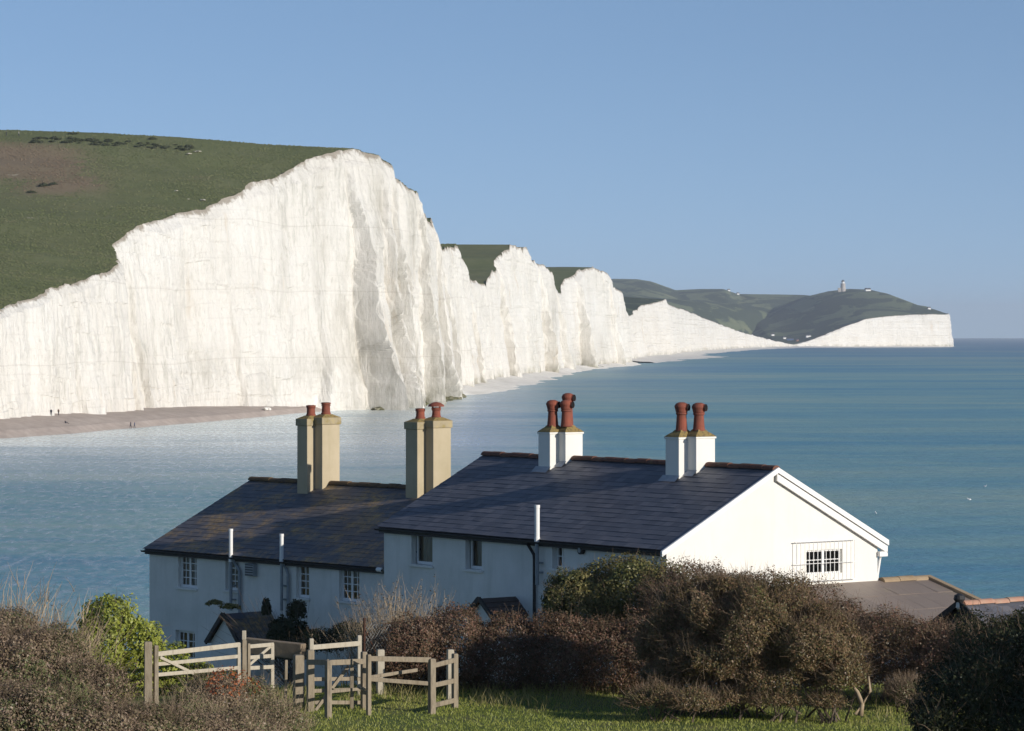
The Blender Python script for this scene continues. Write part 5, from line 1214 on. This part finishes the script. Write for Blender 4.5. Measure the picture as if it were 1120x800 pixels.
# tussocks on the downs: the rough pasture's nap
dn = bpy.data.objects['downs'].data; vv = np.empty(len(dn.vertices) * 3, dtype=np.float32); dn.vertices.foreach_get('co', vv); vv = vv.reshape(ND, -1, 3)
br_ = np.empty(len(dn.vertices), dtype=np.float32); dn.attributes['bracken'].data.foreach_get('value', br_); br_ = br_.reshape(ND, -1)
nt = 260000; rr_ = RNG.uniform(0, 26.9, nt); cc_ = RNG.uniform(0, vv.shape[1] * .62, nt); i_, j_ = rr_.astype(int), cc_.astype(int); fu, fv = (rr_ - i_)[:, None], (cc_ - j_)[:, None]
Pt = (vv[i_, j_] * (1 - fu) + vv[i_ + 1, j_] * fu) * (1 - fv) + (vv[i_, j_ + 1] * (1 - fu) + vv[i_ + 1, j_ + 1] * fu) * fv
bt = br_[i_, j_]; dens_ = np.clip(.55 + .9 * fbm(Pt[:, 0] / 14, Pt[:, 1] / 14, 0, 4), .05, 1); pxt = EX + Pt[:, 0] / Pt[:, 1] * F
kp = (dens_ > RNG.random(nt)) & (pxt > -30) & (pxt < 700); Pt, bt = Pt[kp], bt[kp]
tus = leaf_mat('pasture_tussocks', [(.11, .13, .052), (.135, .155, .062), (.165, .175, .078), (.19, .18, .095)], .15, .05)
tub = leaf_mat('bracken', [(.18, .13, .08), (.21, .155, .10), (.25, .19, .125)], .15, .05)
for nm_, k_, mm_ in (('tussock_grass', bt < .45, tus), ('bracken_cover', bt >= .45, tub)):
    q_ = Pt[k_] + [0, 0, .1]; up_ = np.tile([.2, -1.2, 1.9], (len(q_), 1)); tag(leaves_mesh(nm_, q_, up_, .6, mm_, None, 1.15), kind='stuff')

# scrub and chalk scars on the downs
def gorse(label, px, py, w, names=('downs',), grp='gorse clumps along the hill crest'):
    p = drop(px, py, names)
    if p is None: p = drop(px, py + 5, names)
    if p is None: return
    r = w / F * p.y; n0 = 260
    P = rand_dirs(n0); P[:, 2] = abs(P[:, 2]) * .8; rr = RNG.uniform(.5, 1, (n0, 1)); lum = 1 + .5 * fbm(P[:, :1] * 2 + px, P[:, 1:2] * 2, P[:, 2:] * 2, 3); Q = P * rr * lum * r * [1, 1, .55]
    o = leaves_mesh('gorse_bush', Q, P, max(r * .35, .3), LM['gorse'], None); o.location = p; return tag(o, label, 'bush', grp)
for i in range(84):
    px = random.uniform(36, 215); py = np.interp(px, [36, 60, 110, 160, 215], [155, 152.5, 156, 159, 163.5]) + random.uniform(-3, 3)
    gorse('dark gorse clump along the crest of the grassy hill', px, py, random.uniform(2, 5))
for px, py, w in ((80, 147, 5), (167, 152.5, 5), (60, 152, 4), (48, 203.5, 6), (58, 202, 5), (35, 211, 5)):
    gorse('dark gorse clump along the crest of the grassy hill', px, py, w)
chs = noisy('bare_chalk', [(.3, (.66, .62, .53)), (.7, (.5, .45, .36))], 1)
for px, py, w in ((216, 166, 5), (207, 168.3, 3.5), (222, 219, 4), (206, 218, 2), (193, 209, 3)):
    p = drop(px, py, ['downs'])
    if p is None: continue
    o = boulder('bare white chalk scar in the turf of the grassy hill', px, py, p.y, 1, chs, 'chalk scars in the turf', 'chalk_scar', .25); o.location = p; r = w / F * p.y; o.scale = (r, r * .8, r * .8); o['category'] = 'chalk scar'

# lighthouse tower and houses on the far headland
def far_house(label, px, py, w, h, d, names, mats, roof='gable', name='far_house', grp=None):
    p = drop(px, py, names); o = empty(name, p - Vector((0, 0, 2)), .3, label, 'house', grp); m = MB(); m.box(-w / 2, w / 2, -d / 2, d / 2, 0, h + 2); m.build('wall', mats[0], o)
    m = MB(); e = .5; z0 = h + 2.02; zr = z0 + d * .42
    m.add([(-w / 2 - e, -d / 2 - e, z0), (w / 2 + e, -d / 2 - e, z0), (w / 2 + e, d / 2 + e, z0), (-w / 2 - e, d / 2 + e, z0), (-w / 2 - e, 0, zr), (w / 2 + e, 0, zr)], [(0, 1, 5, 4), (2, 3, 4, 5), (0, 4, 3), (1, 2, 5), (3, 2, 1, 0)]); m.build('roof', mats[1], o)
    return o
slr = noisy('far_slate', [(.3, (.05, .055, .07)), (.8, (.08, .085, .10))], .3); blu = noisy('blue_cladding', [(.3, (.05, .09, .18)), (.8, (.07, .11, .2))], .3); brk = noisy('far_brick', [(.3, (.24, .12, .08)), (.8, (.3, .17, .11))], .3)
Hh = ['headland_hill', 'valley_hill', 'wooded_slope', 'far_chalk_cliffs', 'headland_cliffs', 'far_downs']
p = drop(922, 319, Hh); lt = empty('lighthouse', p - Vector((0, 0, 1)), 0, 'pale stone lighthouse tower with lantern on top of the far headland', 'lighthouse'); k = p.y / F
st = noisy('granite', [(.3, (.50, .46, .42)), (.8, (.40, .37, .34))], .2)
m = MB(); m.lathe(0, 0, [(3.0 * k, 0), (2.6 * k, 8.5 * k), (2.9 * k, 8.6 * k), (2.9 * k, 9.2 * k)], 20); m.build('tower', st, lt)
m = MB(); m.lathe(0, 0, [(1.7 * k, 9.22 * k), (1.7 * k, 11.3 * k)], 14); m.build('lantern', M['white'], lt)
m = MB(); m.lathe(0, 0, [(2.1 * k, 11.32 * k), (1.2 * k, 12.6 * k), (.05 * k, 13.4 * k)], 14); m.build('dome', slr, lt)
m = MB(); m.box(-5.5 * k, -2.2 * k, -2 * k, 2 * k, 0, 4.5 * k); m.build('annex', st, lt)
far_house('small white house on the crest right of the lighthouse', 949, 318.5, 6 * k, 1.6 * k, 4 * k, Hh, (M['white'], slr))
for i, (px, py, w, mt, rf, lb) in enumerate(((858, 371, 3, M['white'], slr, 'white house among the far bay cottages, leftmost of the row'), (864, 372.5, 7, blu, slr, 'long blue-clad house in the far bay behind the cliff gap'), (872, 373.5, 2.5, brk, slr, 'brick house at the cliff gap in the far bay'),
        (845, 367.5, 3, M['white'], slr, 'white house on the wooded slope above the far bay'), (884, 369, 5, M['white'], slr, 'low white house right of the far cliff gap'), (797, 318.5, 3, M['white'], slr, 'small white house on the far ridge, left of the crest gap'), (807, 322.5, 3, M['white'], slr, 'small white house on the far ridge, at its dip'), (1016, 338.5, 3, M['white'], slr, 'small white hut near the seaward end of the far headland'))):
    far_house(lb, px, py, w * k, 1.5 * k, 2.4 * k, Hh, (mt, rf))
# gulls resting on the sea
gm = noisy('gull_plumage', [(.4, (.82, .82, .80)), (.7, (.6, .62, .64))], 3)
for lb, px, py in (('white gull on the sea right of the gable, nearest the cottage', 958, 562), ('white gull on the open sea, upper of the two at right', 1077, 532.5), ('white gull on the open sea, lower of the two at right', 1060.5, 547)):
    p = at(px, py, on_sea(px, py)); o = empty('gull', p, random.uniform(0, 6), lb, 'gull')
    bm = bmesh.new(); bmesh.ops.create_uvsphere(bm, u_segments=14, v_segments=10, radius=1)
    for v in bm.verts:
        x = v.co.x; v.co = Vector((x * .24, v.co.y * .11 * (1 - .35 * max(-x, 0)), v.co.z * .11 + .06 + (.05 * x * x if x < 0 else .02)))
    me = bpy.data.meshes.new('body'); bm.to_mesh(me); bm.free(); me.materials.append(gm); b = bpy.data.objects.new('body', me); COL.objects.link(b); b.parent = o
    m = MB(); m.tube([(.2, 0, .10), (.27, 0, .2), (.30, 0, .26)], [.06, .05, .055], 8); m.tube([(.30, 0, .25), (.36, 0, .255), (.42, 0, .24)], [.06, .03, .008], 8); m.build('head', gm, o, smooth=True)
